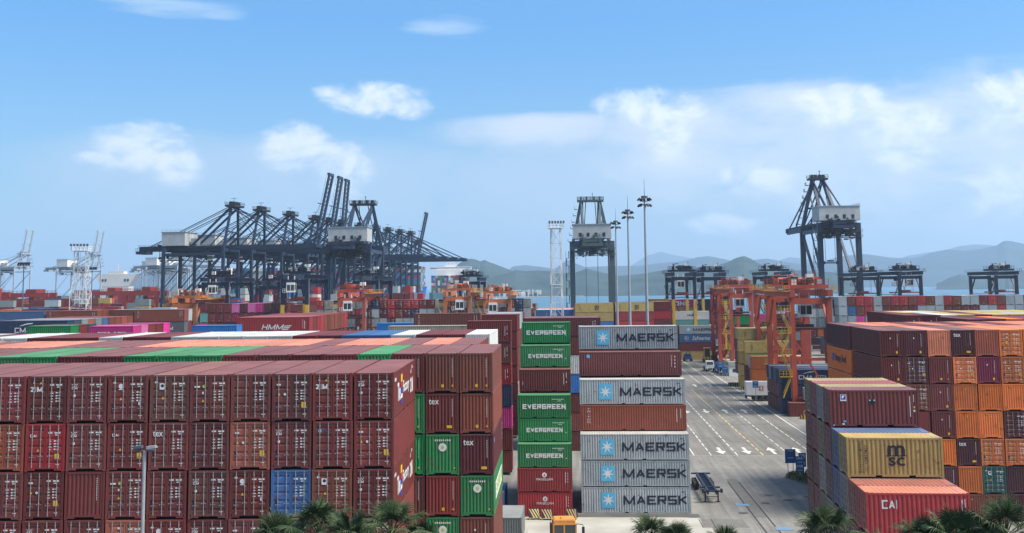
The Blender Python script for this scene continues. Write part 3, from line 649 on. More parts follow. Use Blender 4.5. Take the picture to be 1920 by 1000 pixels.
# right midground along the road
stack(34.4, 366, L40, 'Gumy', 11.62, 2.9, rows_=4, roofs='mGm', nm='in the stack at the end of the road', g='containers at the end of the road', marks={0: 'maersk', 1: 'saf'})
stack(32.9, 369.6, L40, 'wt', 16.3, 2.9, rows_=2, roofs='t', nm='behind the stack at the end of the road', g='containers at the end of the road', marks={0: 'hmmw'})
stack(27.2, 400, L20, 'Oyy', 20.2, 2.9, rows_=5, roofs='yOmy', nm='far, left of the white HMM one', g='far road end stacks', vis=.7)
stack(33.2, 404, L40, 'ky', 19.9, 2.9, rows_=3, roofs='ny', nm='far, magenta with ONE lettering above the white HMM one', g='far road end stacks', marks={0: 'one40'})
stack(46, 404, L40, 'nm', 19.9, 2.9, rows_=3, roofs='nm', nm='far, right of the magenta ONE one', g='far road end stacks', vis=.6)
stack(49, 345, L20, 'gd', 15.3, 2.9, rows_=2, roofs='m', nm='behind the first orange crane leg', g='containers behind the orange cranes', vis=.5)
stack(49.5, 352, L40, 'kdnn', 15.6, 2.9, rows_=3, roofs='mg', nm='behind the orange cranes, under ONE lettering', g='containers behind the orange cranes', marks={0: 'one40', 1: 'tfz'})
stack(62.5, 352, L40, 'mmHm', 15.6, 2.9, rows_=3, roofs='mm', nm='behind the orange cranes, to the right', g='containers behind the orange cranes', vis=.5)
stack(39.7, 268, L40, 'yyyyy', 14.45, 2.88, rows_=3, roofs='yO', nm='of the taller yellow stack by the road', g='yellow containers by the road', marks={0: 'msc40'})
stack(40.3, 262, L40, 'yydd', 11.6, 2.88, nm='of the lower yellow stack by the road', g='yellow containers by the road', marks={0: 'msc40'})
stack(39.9, 250, L40, 'ood', 8.7, 2.88, rows_=2, roofs='G', nm='of the orange Hapag-Lloyd stack', g='orange containers by the road', marks={0: 'hapag'})
stack(39.4, 212.6, L40, 'nnn', 8.62, 2.86, rows_=6, roofs='nhnHn', nm='of the navy stack by the big orange crane', g='navy containers by the road', marks={0: 'cma'})
stack(40.2, 208.6, L20, 'm', 2.65, 2.62, nm='on the ground before the navy stack', g='navy containers by the road', marks={0: None})
stack(53.4, 214, L40, 'nmnh', 11.5, 2.88, rows_=4, roofs='mnm', nm='behind the big orange crane base', g='navy containers by the road', vis=.4)
stack(56, 180, L40, 'mmmm', 11.5, 2.88, rows_=5, roofs='mGm', nm='seen through the big orange crane', g='containers seen through the big crane', vis=.4)
stack(60, 250, L40, 'mdm', 14.5, 2.88, rows_=6, roofs='GmHmm', nm='between the orange crane and the far wall', g='containers seen through the big crane', vis=.4)
# centre far
stack(-.9, 339.4, L40, 'yyU', 19.9, 2.9, rows_=6, roofs='mmGhh', nm='yellow with dark letters, centre far row', g='centre far row', marks={0: 'msc40'})
stack(11.8, 339.4, L40, 'yrr', 20.0, 2.9, rows_=6, roofs='mhnmm', nm='behind the three light masts', g='centre far row', marks={0: 'msc40'})
stack(-13.6, 341, L40, 'Um', 17.9, 2.9, rows_=10, roofs='GGGwwmppo', nm='under the white lattice tower', g='centre far row', marks={0: 'cos'})
stack(-27, 341, L40, 'mm', 18.4, 2.9, rows_=9, roofs='mnmmmbb', nm='right of the orange crane in the centre', g='centre far row')
stack(24.5, 352, L20, 'mr', 20.0, 2.9, rows_=6, roofs='gymmr', nm='right of the three light masts', g='centre far row', vis=.6)
# --- far end-on walls
def endwall(x0, Y, n, tiers, ztop, T_, nm, g, doors=False, pit=2.58, seed=3, vis=1.0, codes=None, depthrows=1, indiv=True):
    rr = random.Random(seed)
    for c in range(n):
        for t in range(tiers):
            code = codes[t][c] if codes and t < len(codes) and c < len(codes[t]) else rnd_code(rr)
            endon(x0, Y, 0, c * pit, 0, ztop - (t + 1) * T_, T_ - .05, code, f"{CC[code][1]} container {'door ' if doors else ''}end, {ORD[c] if c < 25 else str(c + 1) + 'th'} from the left, {'top' if t == 0 else ORD[t] + ' row down'}, {nm}", g,
                  face='D' if doors else 'B', marks=[('D', 'door' + rr.choice(['a', 'zs', 'y', 'cai', 'umb']))] if doors else [('B', rr.choice(['end', 'endb', 'endy']))], vis=vis, doors=False, fill=not indiv)
endwall(78.2, 324.6, 24, 3, 21.3, 2.86, 'long wall at far right', 'end wall containers at far right', codes=['GbrrGbrrbrbGrbGGmrbGGdGr', 'GubrGmmmmGGGmmmmGGrGGGmr', 'GGkGGGmmmmmmmmmmmmmmmmmm'])
endwall(70.3, 330, 3, 4, 20.6, 2.86, 'by the big crane at far right', 'end wall containers at far right', codes=['hmm', 'GGw', 'GHw'], vis=.4)
endwall(-84.5, 340, 27, 4, 21.6, 2.9, 'far centre door wall', 'door wall containers in the far centre', doors=True, codes=['rHGmHHmnmrmrrmmGmbGHmHGHmnH', 'HGGGmrmGdrmdnGGHnbmHGHHmGnG', 'GGGGHmmHGdGGGuGGGmmHGHmnHHG'])
endwall(-116.5, 322, 10, 3, 21.2, 2.9, 'pink and maroon far left wall', 'end wall containers in the far left', codes=['mmmmKdKkbb', 'tmmmcmmmnk', 'kbmnnmmbmm'], pit=2.5)
# far fields (merged)
rf = random.Random(5)
for Y, z, x0, x1, step in ((395, 19, -215, -98, 6.4), (428, 22, -240, -100, 6.4), (470, 20, -300, -160, 6.4), (520, 22, -330, -165, 6.4), (600, 20, -380, -170, 12.6), (700, 21, -420, -150, 12.6), (850, 22, -500, -150, 12.6),
                           (380, 15, 85, 250, 12.6), (420, 13, -90, 160, 12.6), (300, 20.5, -200, -120, 6.4)):
    x = x0
    while x < x1:
        L = L20 if step < 7 else L40; n = rf.randint(1, 3); zt = z - rf.choice((0, 0, 2.9, 2.9, 5.8))
        for k in range(5): side(x, Y, zt - (k + 1) * 2.9, L, 2.85, rnd_code(rf), fill=True); side(x, Y + 2.7, zt - (k + 1) * 2.9, L, 2.85, rnd_code(rf), fill=True) if k == 0 else None
        x += step
# stacks on the pier under the left cranes (end-on)
for Y in (430, 455):
    for c in range(60):
        x = -170 + c * 2.55
        if -112 < x < -80 and Y > 440: continue
        for t in range(rf.choice((5, 6, 7, 8, 9)) if x < -60 else 7): endon(x, Y, 0, 0, 0, t * 2.9 if x < -60 else t * 2.6, 2.85, rf.choice('GGGGwrrbbmmmH'), fill=True, face='D', L=L20)

# --- right block (ends towards the camera)
T = 2.89; H = 2.86; oR = (37.72, 118.06, R(-.15)); gR = 'containers in the right stack'
RR = {7: 'mdpdsooppo', 6: 'mdmocogomo', 5: 'mbmooooosm', 4: 'mmmoodmomo', 3: 'mmodoommoo', 2: 'mmdoedmmom', 1: 'mmbbbdmmmm'}
RD = {7: '0000011011', 6: '0101011010', 5: '0100000000', 4: '0000010101', 3: '0000110101', 2: '0000100101', 1: '0000000101'}
MK7 = {7: ['endb', 'endb', 'orend', 'tex', 'orend', 'r', 'orend'], 6: ['endb', 'y', 'endy', 'y', 'endb', 'y', 'orend'], 5: ['endb', 'a', 'endb', 'orend', 'orend', 'orend'], 4: ['endb', 'end', 'endb', 'orend', 'orend', 'a'],
       3: ['end', 'end', 'orend', 'tex', 'a', 'a'], 2: ['end', 'end', 'end', 'orend', 'sig', 'end'], 1: ['end', 'end', 'end', 'orend', 'end', 'end']}
for t in range(7, 0, -1):
    for c in range(8):
        code = RR[t][c]; dr = RD[t][c] == '1'; mm = MK7[t][c] if c < len(MK7[t]) else 'a'
        if dr and mm in ('end', 'endb', 'endy', 'orend'): mm = 'a'
        if not dr and mm in ('a', 'y', 'r', 'sig'): mm = 'endb'
        mk = [('D', 'door' + mm)] if dr else [('B', mm)]
        x = -2 * PIT + c * PIT; hidden = (c == 0 and t < 6) or (c == 1 and t < 5)
        extra = ', tex lettering' if mm == 'tex' else ''
        endon(*oR, x + .02, 0, (t - 1) * T, H, code, f"{CC[code][1]} container {'doors' if dr else 'end'}{extra}, {ORD[c]} column from left, {ORD[7 - t] + ' row down' if t < 7 else 'top row'}, right stack", gR, face='D' if dr else 'B',
              marks=mk + ([('N' if dr else 'S', 'hapagS')] if False else []), doors=dr, vis=.08 if hidden else 1, fill=(hidden and t < 5))
    for c in range(16):
        code = 'mopppmmpmpmpppmp'[(c * 3 + 1) % 16] if c else 'd'
        x = -2 * PIT + c * PIT
        if t == 7: endon(*oR, x, 13.1, 6 * T, H, code, f"{CC[code][1]} container, {ORD[c]} from left in the second row of the right stack, roof showing", gR, vis=.3 if c else 1)
        elif t > 4: endon(*oR, x, 13.1, (t - 1) * T, H, 'o' if (c == 0 and t in (5, 6)) else 'm', ('orange container with Hapag-Lloyd lettering on its side, right stack, second row down' if t == 6 else 'orange container under the Hapag-Lloyd one, right stack'), gR, vis=.8, fill=c > 0, marks=[('S', 'hapagS')] if (c == 0 and t == 6) else [])
def roofrow2(x0, Y, n, ztop, tops, nm, g, vis=.4, T_=2.9, faces=None):
    for c in range(n):
        code = tops[c % len(tops)]
        endon(x0, Y, 0, c * PIT, 0, ztop - T_, T_ - .04, code, f"{CC[code][1]} container, {ORD[c] if c < 25 else 'far'} from the left in the {nm}", g, vis=vis, marks=[('B', 'endb')])
        for t in (1, 2): endon(x0, Y, 0, c * PIT, 0, ztop - T_ * (t + 1), T_ - .04, 'm', fill=True)
roofrow2(52.2, 146.5, 16, 20.4, 'mdommomdmomm', 'third right row', 'containers in the third right row')
roofrow2(49.2, 163, 22, 20.5, 'mdwymyyGyymyy', 'fourth right row', 'containers in the fourth right row')
roofrow2(50.2, 176.5, 24, 20.5, 'mywymyyGyymyy', 'fifth right row', 'containers in the fifth right row', vis=.2)

# --- near right stack (short containers, long sides to the camera, doors to the left)
oN = (17.11, 66.31); yN = R(-1.917); gN = 'short containers in the near right stack'; T = 2.57; H = 2.545
cn, sn = math.cos(yN), math.sin(yN)
tiersN = {0: 5, 1: 5, 2: 6, 3: 6, 4: 7, 5: 7, 6: 7, 7: 7}
colN = {0: 'rmdmm', 1: 'smmdn', 2: 'yHmdmn', 3: 'uumHdm', 4: 'mmdHmmd', 5: 'HOHOmOm', 6: 'ccmcmdc', 7: 'Omdmmrm'}
mkN = {(0, 0): 'cai', (2, 0): 'msc', (4, 0): 'nflag'}
nmN = {(0, 0): 'red short container with white CAI lettering, lowest step of the near right stack', (2, 0): 'yellow short container with large dark MSC letters, middle step of near right stack',
       (4, 0): 'maroon short container with small flag sticker, top step of the near right stack'}
for k in range(8):
    dy = k * 2.475
    for i in range(tiersN[k]):
        code = colN[k][i]; t = tiersN[k] - i
        lab = nmN.get((k, i), f"{CC[code][1]} short container, {ORD[k]} row from front, {ORD[t - 1]} from ground, near right stack")
        vis = 1.0 if (k, i) in mkN else (.5 if (i == 0 or i <= 4) else .2)
        side(oN[0] - dy * sn, oN[1] + dy * cn, (t - 1) * T, L20, H, code, lab, gN, yaw=yN, marks=[('S', mkN[(k, i)])] if (k, i) in mkN else [], doors=True, vis=vis, roofcode={'O': 'y', 'H': 'y', 'c': 'r', 's': 's', 'r': 'p'}.get(code) if i == 0 else None)
# odd ones near the bottom
endon(-8.35, 107.5, 0, 0, 0, 0, 2.59, 'H', 'weathered blue grey container with rust streaks by the second left stack', None, L=L20, vis=3)
endon(-11.0, 120.4, 0, 0, 0, 0, 2.59, 'U', 'bright blue container sliver behind the weathered grey one', None, L=L20, vis=2)

# --- build them: 300 largest as things, the rest as one mesh
def score(s):
    d = s['y']; px = F_PX / d
    return 0 if s['fill'] else s['L'] * s['H'] * px * px * s['vis'] if abs(math.sin(s['rot'])) < .5 else WID * s['H'] * px * px * s['vis']
order = sorted(range(len(SPECS)), key=lambda i: -score(SPECS[i]))
order = [i for i in order if score(SPECS[i]) > 0]
IND = set(order[:299])
FACE_ROT = {'S': 0, 'N': R(180), 'B': R(90), 'D': R(-90)}
def place_mark(s, parent, face, kind):
    me = mark_mesh(kind); d = {'S': (0, -WID / 2 - .004, 0), 'N': (0, WID / 2 + .004, 0), 'B': (s['L'] / 2 - .008, 0, 0), 'D': (-s['L'] / 2 + .012, 0, 0)}[face]
    nm = 'lettering' if kind not in ('end', 'endy', 'endb', 'orend', 'side20', 'side40', 'side40b') and not kind.startswith('door') else 'marking'
    return link(nm, me, parent, loc=d, rot=(0, 0, FACE_ROT[face]))
def pale(c, k=.25, g=(.40, .36, .36)): return tuple(a * (1 - k) + b * k for a, b in zip(c, g))
rest = []
rr = random.Random(2)
for s in SPECS:
    s['x'] += rr.uniform(-.025, .025); s['y'] += rr.uniform(-.05, .05); s['rot'] += rr.uniform(-.0025, .0025)
for i, s in enumerate(SPECS):
    if i not in IND: rest.append(s); continue
    ms = cont_meshes(s['L'], round(s['H'], 3)); base = CC[s['code']][0]; j = 1 + rr.uniform(-.24, .28); fd = rr.uniform(0, .10) ** 1.0; col = tuple(c * j * (1 - fd) + .22 * fd for c in base)
    rc = CC[s['roofcode']][0] if s['roofcode'] else base; rcol = pale(rc, .07)
    o = thing('shipping_container', s['label'], 'container', (s['x'], s['y'], s['z']), s['rot'], s['group'])
    body = link('body', ms['body'] if s['doors'] else ms['bodyc'], o, col=col)
    link('roof', ms['roof'], o, col=rcol)
    if s['doors']:
        for nm, sg in (('doorL', 1), ('doorR', -1)):
            d = link('door', ms[nm], o, col=tuple(c * rr.uniform(.9, 1.12) for c in col))
            for yy in (.28, .80):
                link('lock_rod', ms['rod'], d, loc=(-s['L'] / 2 + .002, sg * yy, 0))
            link('handle', ms['handle'], d, loc=(-s['L'] / 2 - .012, sg * .28, .86 + rr.choice((0, .06)))); link('handle', ms['handle'], d, loc=(-s['L'] / 2 - .012, sg * .80, .80 + rr.choice((0, .06))))
    for fc, kd in s['marks']:
        if kd: place_mark(s, o, fc, kd)
# merged remainder
def merge_rest(lst, name, label, cat):
    V = []; Fs = []; cols = []; MI = []; off = 0; cache = {}
    for s in lst:
        near = (not s['fill']) and s['y'] < 600
        key = (s['L'], round(s['H'], 3), near)
        if key not in cache:
            b = MB()
            if near: b.v = list(cont_meshes(key[0], key[1])['simple'].v); b.f = list(cont_meshes(key[0], key[1])['simple'].f); b.m = list(cont_meshes(key[0], key[1])['simple'].m)
            b.box(-key[0] / 2 + .06, key[0] / 2 - .06, -WID / 2 + .06, WID / 2 - .06, .15, key[1] - .02)
            cache[key] = (np.array(b.v, dtype=float), b.f)
        v, f = cache[key]; c, sn_ = math.cos(s['rot']), math.sin(s['rot'])
        w = np.empty_like(v); w[:, 0] = v[:, 0] * c - v[:, 1] * sn_ + s['x']; w[:, 1] = v[:, 0] * sn_ + v[:, 1] * c + s['y']; w[:, 2] = v[:, 2] + s['z']
        V.append(w); Fs += [tuple(q + off for q in t) for t in f]; off += len(v)
        bc = CC[s['code']][0]; j = 1 + rr.uniform(-.15, .15); cols += [(bc[0] * j, bc[1] * j, bc[2] * j, 1)] * len(v)
        if near and not s['fill'] and s['marks']:
            for fc, kd in s['marks']:
                if not kd: continue
                me = mark_mesh(kd); d = {'S': (0, -WID / 2 - .01), 'N': (0, WID / 2 + .01), 'B': (s['L'] / 2 - .01, 0), 'D': (-s['L'] / 2 + .005, 0)}[fc]; a = FACE_ROT[fc]
                mv = np.array([q.co[:] for q in me.vertices]); ca, sa = math.cos(a), math.sin(a)
                lx = mv[:, 0] * ca - mv[:, 1] * sa + d[0]; ly = mv[:, 0] * sa + mv[:, 1] * ca + d[1]
                w = np.stack([lx * c - ly * sn_ + s['x'], lx * sn_ + ly * c + s['y'], mv[:, 2] + s['z']], 1); V.append(w)
                MC = [(.62, .61, .60), (.012, .014, .03), (.09, .40, .62), (.62, .36, .03), (.45, .02, .03), (.03, .04, .3), (.35, .5, .08), (.68, .68, .66)]
                vc = [(.6, .6, .6, 1)] * len(mv)
                for p in me.polygons:
                    Fs.append(tuple(q + off for q in p.vertices))
                    for q in p.vertices: vc[q] = MC[p.material_index] + (1,)
                cols += vc; off += len(mv)
    me = bpy.data.meshes.new(name); me.from_pydata(np.concatenate(V).tolist(), [], Fs); me.update()
    at_ = me.color_attributes.new('Col', 'FLOAT_COLOR', 'POINT'); at_.data.foreach_set('color', np.array(cols, dtype=np.float32).ravel())
    me.materials.append(M['far']); o = link(name, me); o['kind'] = 'stuff'; o['label'] = label; o['category'] = cat; return o
merge_rest(rest, 'distant_containers', 'hundreds of far and half hidden stacked containers in mixed colours across the yard', 'containers')
for o_ in bpy.data.objects:
    if 'label' in o_ and len(o_['label'].split()) > 16: print('LONG', o_['label'])
print('containers', len(SPECS), 'individual', len(IND))

#@@PART2
# ------------------------------------------------------------------ ground, sea, hills
def poly_slab(name, pts, z0, z1, m):
    b = MB(); b.poly([(x, y, z1) for x, y in pts]); n = len(pts)
    for i in range(n):
        (x0, y0), (x1, y1) = pts[i], pts[(i + 1) % n]; b.quad((x0, y0, z0), (x1, y1, z0), (x1, y1, z1), (x0, y0, z1))
    return struct(link(name, b.mesh(name, [m])))
def groundmat():
    m = bpy.data.materials.new('asphalt'); m.use_nodes = True; t = m.node_tree; n = t.nodes; l = t.links; b = n['Principled BSDF']
    tcn = n.new('ShaderNodeTexCoord')
    def ns(sc, det, rough=.6):
        x = n.new('ShaderNodeTexNoise'); x.inputs['Scale'].default_value = sc; x.inputs['Detail'].default_value = det; x.inputs['Roughness'].default_value = rough; l.new(tcn.outputs['Object'], x.inputs['Vector']); return x.outputs['Fac']
    def ramp(s, a, bb, ca, cb):
        x = n.new('ShaderNodeValToRGB'); x.color_ramp.elements[0].position = a; x.color_ramp.elements[1].position = bb; x.color_ramp.elements[0].color = ca; x.color_ramp.elements[1].color = cb; l.new(s, x.inputs[0]); return x.outputs[0]
    def mx(bt, a, bb, f=1.0):
        x = n.new('ShaderNodeMix'); x.data_type = 'RGBA'; x.blend_type = bt; x.inputs['Factor'].default_value = f; l.new(a, x.inputs['A']); l.new(bb, x.inputs['B']); return x.outputs['Result']
    c = ramp(ns(.06, 6), .3, .7, (.175, .172, .160, 1), (.235, .230, .212, 1))
    c = mx('MULTIPLY', c, ramp(ns(.9, 8, .7), .3, .75, (.80, .80, .80, 1), (1.12, 1.12, 1.1, 1)))
    c = mx('MULTIPLY', c, ramp(ns(.23, 4, .5), .60, .72, (1, 1, 1, 1), (.78, .77, .75, 1)))
    mp = n.new('ShaderNodeMapping'); mp.inputs['Scale'].default_value = (1.3, .05, 1); l.new(tcn.outputs['Object'], mp.inputs[0])
    x = n.new('ShaderNodeTexNoise'); x.inputs['Scale'].default_value = 1; x.inputs['Detail'].default_value = 5; l.new(mp.outputs[0], x.inputs['Vector'])
    c = mx('MULTIPLY', c, ramp(x.outputs['Fac'], .4, .62, (.76, .76, .76, 1), (1.04, 1.04, 1.04, 1)))
    v = n.new('ShaderNodeTexVoronoi'); v.feature = 'DISTANCE_TO_EDGE'; v.inputs['Scale'].default_value = .11; l.new(tcn.outputs['Object'], v.inputs['Vector'])
    c = mx('MULTIPLY', c, ramp(v.outputs['Distance'], .0, .006, (.72, .72, .72, 1), (1, 1, 1, 1)))
    l.new(c, b.inputs['Base Color']); b.inputs['Roughness'].default_value = .82
    bp = n.new('ShaderNodeBump'); bp.inputs['Strength'].default_value = .3; bp.inputs['Distance'].default_value = .03; l.new(ns(12, 4), bp.inputs['Height']); l.new(bp.outputs[0], b.inputs['Normal']); return m
gm = groundmat()
poly_slab('ground', [(-700, -60), (420, -60), (420, 492), (-147, 492), (-105, 805), (-105, 1150), (-1100, 1150), (-1100, -60)], -6, 0, gm)
def sheet(name, x0, x1, y0, y1, z, m):
    b = MB(); b.quad((x0, y0, z), (x1, y0, z), (x1, y1, z), (x0, y1, z)); return struct(link(name, b.mesh(name, [m])))
conc = mat('yard concrete', (.33, .325, .295), .85, var=.3, scale=.22, bump=.2)
b = MB(); b.poly([(-60, 60, .004), (14.2, 60, .004), (13.6, 119.3, .004), (11.0, 119.9, .004), (-60, 119.9, .004)]); struct(link('concrete_apron', b.mesh('a', [conc])))
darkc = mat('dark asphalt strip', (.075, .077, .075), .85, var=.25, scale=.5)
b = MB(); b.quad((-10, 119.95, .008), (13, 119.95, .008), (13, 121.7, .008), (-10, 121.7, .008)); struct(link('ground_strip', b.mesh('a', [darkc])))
# road
rd = groundmat(); rd.name = 'road asphalt'
for n_ in rd.node_tree.nodes:
    if n_.type == 'VALTORGB' and abs(n_.color_ramp.elements[0].color[0] - .175) < .001: n_.color_ramp.elements[0].color = (.150, .145, .130, 1); n_.color_ramp.elements[1].color = (.205, .198, .180, 1)
sheet('road', 15.5, 38.2, 162, 392, .006, rd)
b = MB()
for y in (162.0,): b.quad((15.5, y, .012), (38.6, y, .012), (38.6, y + .35, .012), (15.5, y + .35, .012))
struct(link('road_joint', b.mesh('a', [mat('pale joint', (.30, .25, .17), .9, var=.2)])))
b = MB()
for y in (222.5, 228.5, 268, 300, 197, 181):
    b.quad((15.5, y, .012), (38.6, y, .012), (38.6, y + .18, .012), (15.5, y + .18, .012))
struct(link('road_joint', b.mesh('a', [mat('joint grey', (.17, .165, .15), .9, var=.2)])))
b = MB(); by = MB()
def lane(mb, x, y0, y1, dash=None, w=.17):
    y = y0
    while y < y1:
        e = min(y1, y + (dash[0] if dash else y1)); mb.quad((x - w / 2, y, .016), (x + w / 2, y, .016), (x + w / 2, e, .016), (x - w / 2, e, .016)); y = e + (dash[1] if dash else 1)
lane(b, 16.95, 162.5, 174); lane(b, 16.95, 183, 230, (6, 7)); lane(b, 19.5, 162.5, 300, (3.2, 1.3)); lane(b, 23.4, 162.5, 385, (3.2, 1.3)); lane(b, 31.1, 162.5, 300, (3.2, 1.3)); lane(b, 31.1, 300, 385)
lane(b, 34.7, 168, 258, (3.4, 1.2)); lane(b, 34.7, 258, 390); lane(b, 38.0, 176, 330, None, .26); lane(by, 27.2, 162.5, 262, (3.0, 1.3), .2)
def arrow(x, y, up=1, bend=0):
    z = .018; P = [(-.24, 0), (.24, 0), (.24, 3.6), (.80, 3.6), (0, 6.6), (-.80, 3.6), (-.24, 3.6)]
    q = [(x + px, y + (py if up > 0 else 6.6 - py), z) for px, py in P]
    b.poly([q[0], q[1], q[2], q[6]]); b.poly([q[3], q[4], q[5]]) 
for yy, sc in ((163.6, 1), (215, 1), (270, 1)):
    for x, u in ((21.4, -1), (25.3, -1), (29.2, 1), (33.0, 1)): arrow(x, yy, u)
struct(link('road_markings', b.mesh('a', [M['line']]))); struct(link('road_markings', by.mesh('a', [M['liney']])))
# drains and patches near the camera
pm = mat('ground patch', (.135, .135, .125), .9, var=.2); pd = mat('drain edge', (.03, .03, .03), .8, var=.2); pb = mat('blue cover', (.13, .22, .34), .6, var=.3, scale=4)
b = MB(); b.quad((19.0, 120, .009), (20.3, 120, .009), (20.3, 143, .009), (18.9, 143, .009)); b.quad((12.8, 115, .012), (17.6, 115, .012), (17.4, 118.8, .012), (12.9, 119.4, .012)); b.quad((21.4, 131, .009), (24, 131, .009), (24, 133, .009), (21.4, 133, .009)); b.quad((22.5, 115.5, .009), (26.5, 115.5, .009), (26.5, 117.5, .009), (22.5, 117.5, .009))
struct(link('ground_patches', b.mesh('a', [pm])))
b = MB()
for x in (18.85, 20.25): b.box(x, x + .14, 112, 141, .009, .02)
for x in (12.7, 14.0): b.box(x, x + .08, 115, 119, .016, .024)
struct(link('drain', b.mesh('a', [pd])))
def cover(x, y, w, h, m, lab):
    b = MB(); n = 14; P = [(x + w / 2 * math.cos(2 * math.pi * k / n), y + h / 2 * math.sin(2 * math.pi * k / n), .024) for k in range(n)]
    if m is pb: P = [(x - w / 2, y - h / 2, .028), (x + w / 2, y - h / 2, .028), (x + w / 2, y + h / 2, .028), (x - w / 2, y + h / 2, .028)]
    b.poly(P); b.box(x - w * .3, x + w * .3, y - h * .3, y + h * .3, .02, .034); tag(link('drain_cover', b.mesh('drain_cover', [m])), lab, 'drain cover', 'covers set in the ground')
cover(18.6, 126.5, 1.5, 1.3, pb, 'pale blue drain cover in the asphalt beside the empty trailer'); cover(21.0, 114.6, 1.7, 1.5, pb, 'blue grated drain cover nearest the camera')
for x, y, lab in ((22.6, 132.2, 'dark manhole cover farthest along the patched strip'), (24.3, 129.3, 'dark round manhole cover right of the drain line'), (21.4, 127.6, 'dark oval manhole cover nearest the pale blue cover'), (27.0, 131.2, 'dark manhole cover nearest the right stack'), (24.4, 116.6, 'blue black manhole cover in a pale square near the camera'), (18.0, 122.2, 'manhole cover near the grey stack corner')):
    cover(x, y, 1.1, 1.1, darkc, lab)
# sea
def seamat():
    m = bpy.data.materials.new('sea'); m.use_nodes = True; n = m.node_tree.nodes; l = m.node_tree.links; b = n['Principled BSDF']
    b.inputs['Base Color'].default_value = (.045, .13, .20, 1); b.inputs['Roughness'].default_value = .42; b.inputs['Specular IOR Level'].default_value = .35
    tcn = n.new('ShaderNodeTexCoord'); mp = n.new('ShaderNodeMapping'); mp.inputs['Scale'].default_value = (.02, .06, 1); l.new(tcn.outputs['Object'], mp.inputs[0])
    x = n.new('ShaderNodeTexNoise'); x.inputs['Scale'].default_value = 2; x.inputs['Detail'].default_value = 8; l.new(mp.outputs[0], x.inputs['Vector'])
    r = n.new('ShaderNodeValToRGB'); r.color_ramp.elements[0].position = .35; r.color_ramp.elements[1].position = .65; r.color_ramp.elements[0].color = (.035, .11, .175, 1); r.color_ramp.elements[1].color = (.075, .18, .25, 1)
    l.new(x.outputs['Fac'], r.inputs[0]); l.new(r.outputs[0], b.inputs['Base Color'])
    x2 = n.new('ShaderNodeTexNoise'); x2.inputs['Scale'].default_value = 12; x2.inputs['Detail'].default_value = 6; l.new(mp.outputs[0], x2.inputs['Vector'])
    bp = n.new('ShaderNodeBump'); bp.inputs['Strength'].default_value = .5; bp.inputs['Distance'].default_value = 1.2; l.new(x2.outputs['Fac'], bp.inputs['Height']); l.new(bp.outputs[0], b.inputs['Normal']); return m
b = MB(); b.quad((-30000, -500, -3), (30000, -500, -3), (30000, 40000, -3), (-30000, 40000, -3)); struct(link('sea', b.mesh('sea', [seamat()])))
# hills: ridge lines at real distances, with slopes in front and behind
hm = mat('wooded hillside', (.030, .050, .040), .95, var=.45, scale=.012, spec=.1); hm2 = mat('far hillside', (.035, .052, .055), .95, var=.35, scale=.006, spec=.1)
def hill(pts, Y, depth, m, seed, rough=.10, nm='hills'):
    """pts: (pixel x, pixel y) of the skyline seen from the yard, at distance Y"""
    W_ = [at(x, y, Y) for x, y in pts]; X = [p.x for p in W_]; Z = [p.z for p in W_]; nx = 260; ny = 22; V = []; Fq = []
    for j in range(ny + 1):
        t = j / ny * 2 - 1; yy = Y + t * depth
        prof = max(0, math.cos(t * math.pi / 2)) ** 1.1
        for i in range(nx + 1):
            x = X[0] + (X[-1] - X[0]) * i / nx; z = float(np.interp(x, X, Z)) + 3
            k = mnoise.fractal(Vector((x / depth * 2.2, yy / depth * 2.2, seed)), 1.0, 2.1, 6) * rough; k2 = mnoise.noise(Vector((x / depth * 1.4 + seed, t * 1.8, seed))) * .35 * (1 - prof)
            zz = z * max(0, prof + (k * (.45 if abs(t) < .1 else 2.2)) * (1 - .5 * prof) + k2 * prof * 1.5 * (1 - prof) * 2) - 4 
            if j in (0, ny) or i in (0, nx): zz = -6
            V.append((x * (yy / Y), yy, zz))
    for j in range(ny):
        for i in range(nx): a = j * (nx + 1) + i; Fq.append((a, a + 1, a + nx + 2, a + nx + 1))
    me = bpy.data.meshes.new(nm); me.from_pydata(V, [], Fq); me.materials.append(m); me.polygons.foreach_set('use_smooth', [True] * len(Fq)); struct(link(nm, me))
hill([(820, 530), (836, 506), (850, 503), (864, 491), (881, 484.5), (891, 486), (900, 490), (909, 487.5), (918, 492), (938, 499), (961, 508), (990, 520), (1020, 532)], 4200, 700, hm, 1)
hill([(860, 536), (900, 524), (919, 520), (948, 512), (967, 506), (986, 508.5), (1010, 507), (1034, 508), (1060, 512), (1082, 510), (1100, 503.6), (1115, 507), (1130, 511), (1160, 517), (1196, 514.5), (1230, 509), (1244, 506), (1282, 504), (1334, 500), (1350, 496), (1365, 491), (1376, 485), (1383, 482), (1395, 479.5), (1407, 484), (1422, 493), (1446, 501.6), (1477, 507), (1500, 506), (1524, 508), (1560, 510), (1590, 518), (1608, 531)], 3400, 520, hm, 2)
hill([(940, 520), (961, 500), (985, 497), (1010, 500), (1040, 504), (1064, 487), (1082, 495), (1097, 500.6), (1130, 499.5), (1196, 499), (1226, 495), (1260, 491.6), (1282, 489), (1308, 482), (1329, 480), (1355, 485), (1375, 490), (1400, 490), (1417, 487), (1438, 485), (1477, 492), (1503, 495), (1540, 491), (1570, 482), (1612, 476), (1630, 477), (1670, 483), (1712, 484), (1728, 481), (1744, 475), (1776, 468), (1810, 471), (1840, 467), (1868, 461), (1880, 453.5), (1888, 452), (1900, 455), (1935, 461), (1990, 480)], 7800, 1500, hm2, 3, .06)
hill([(1650, 500), (1700, 480), (1776, 468), (1800, 461), (1830, 458), (1860, 460), (1900, 466), (1960, 475), (2000, 490)], 11500, 1500, hm2, 4, .05)
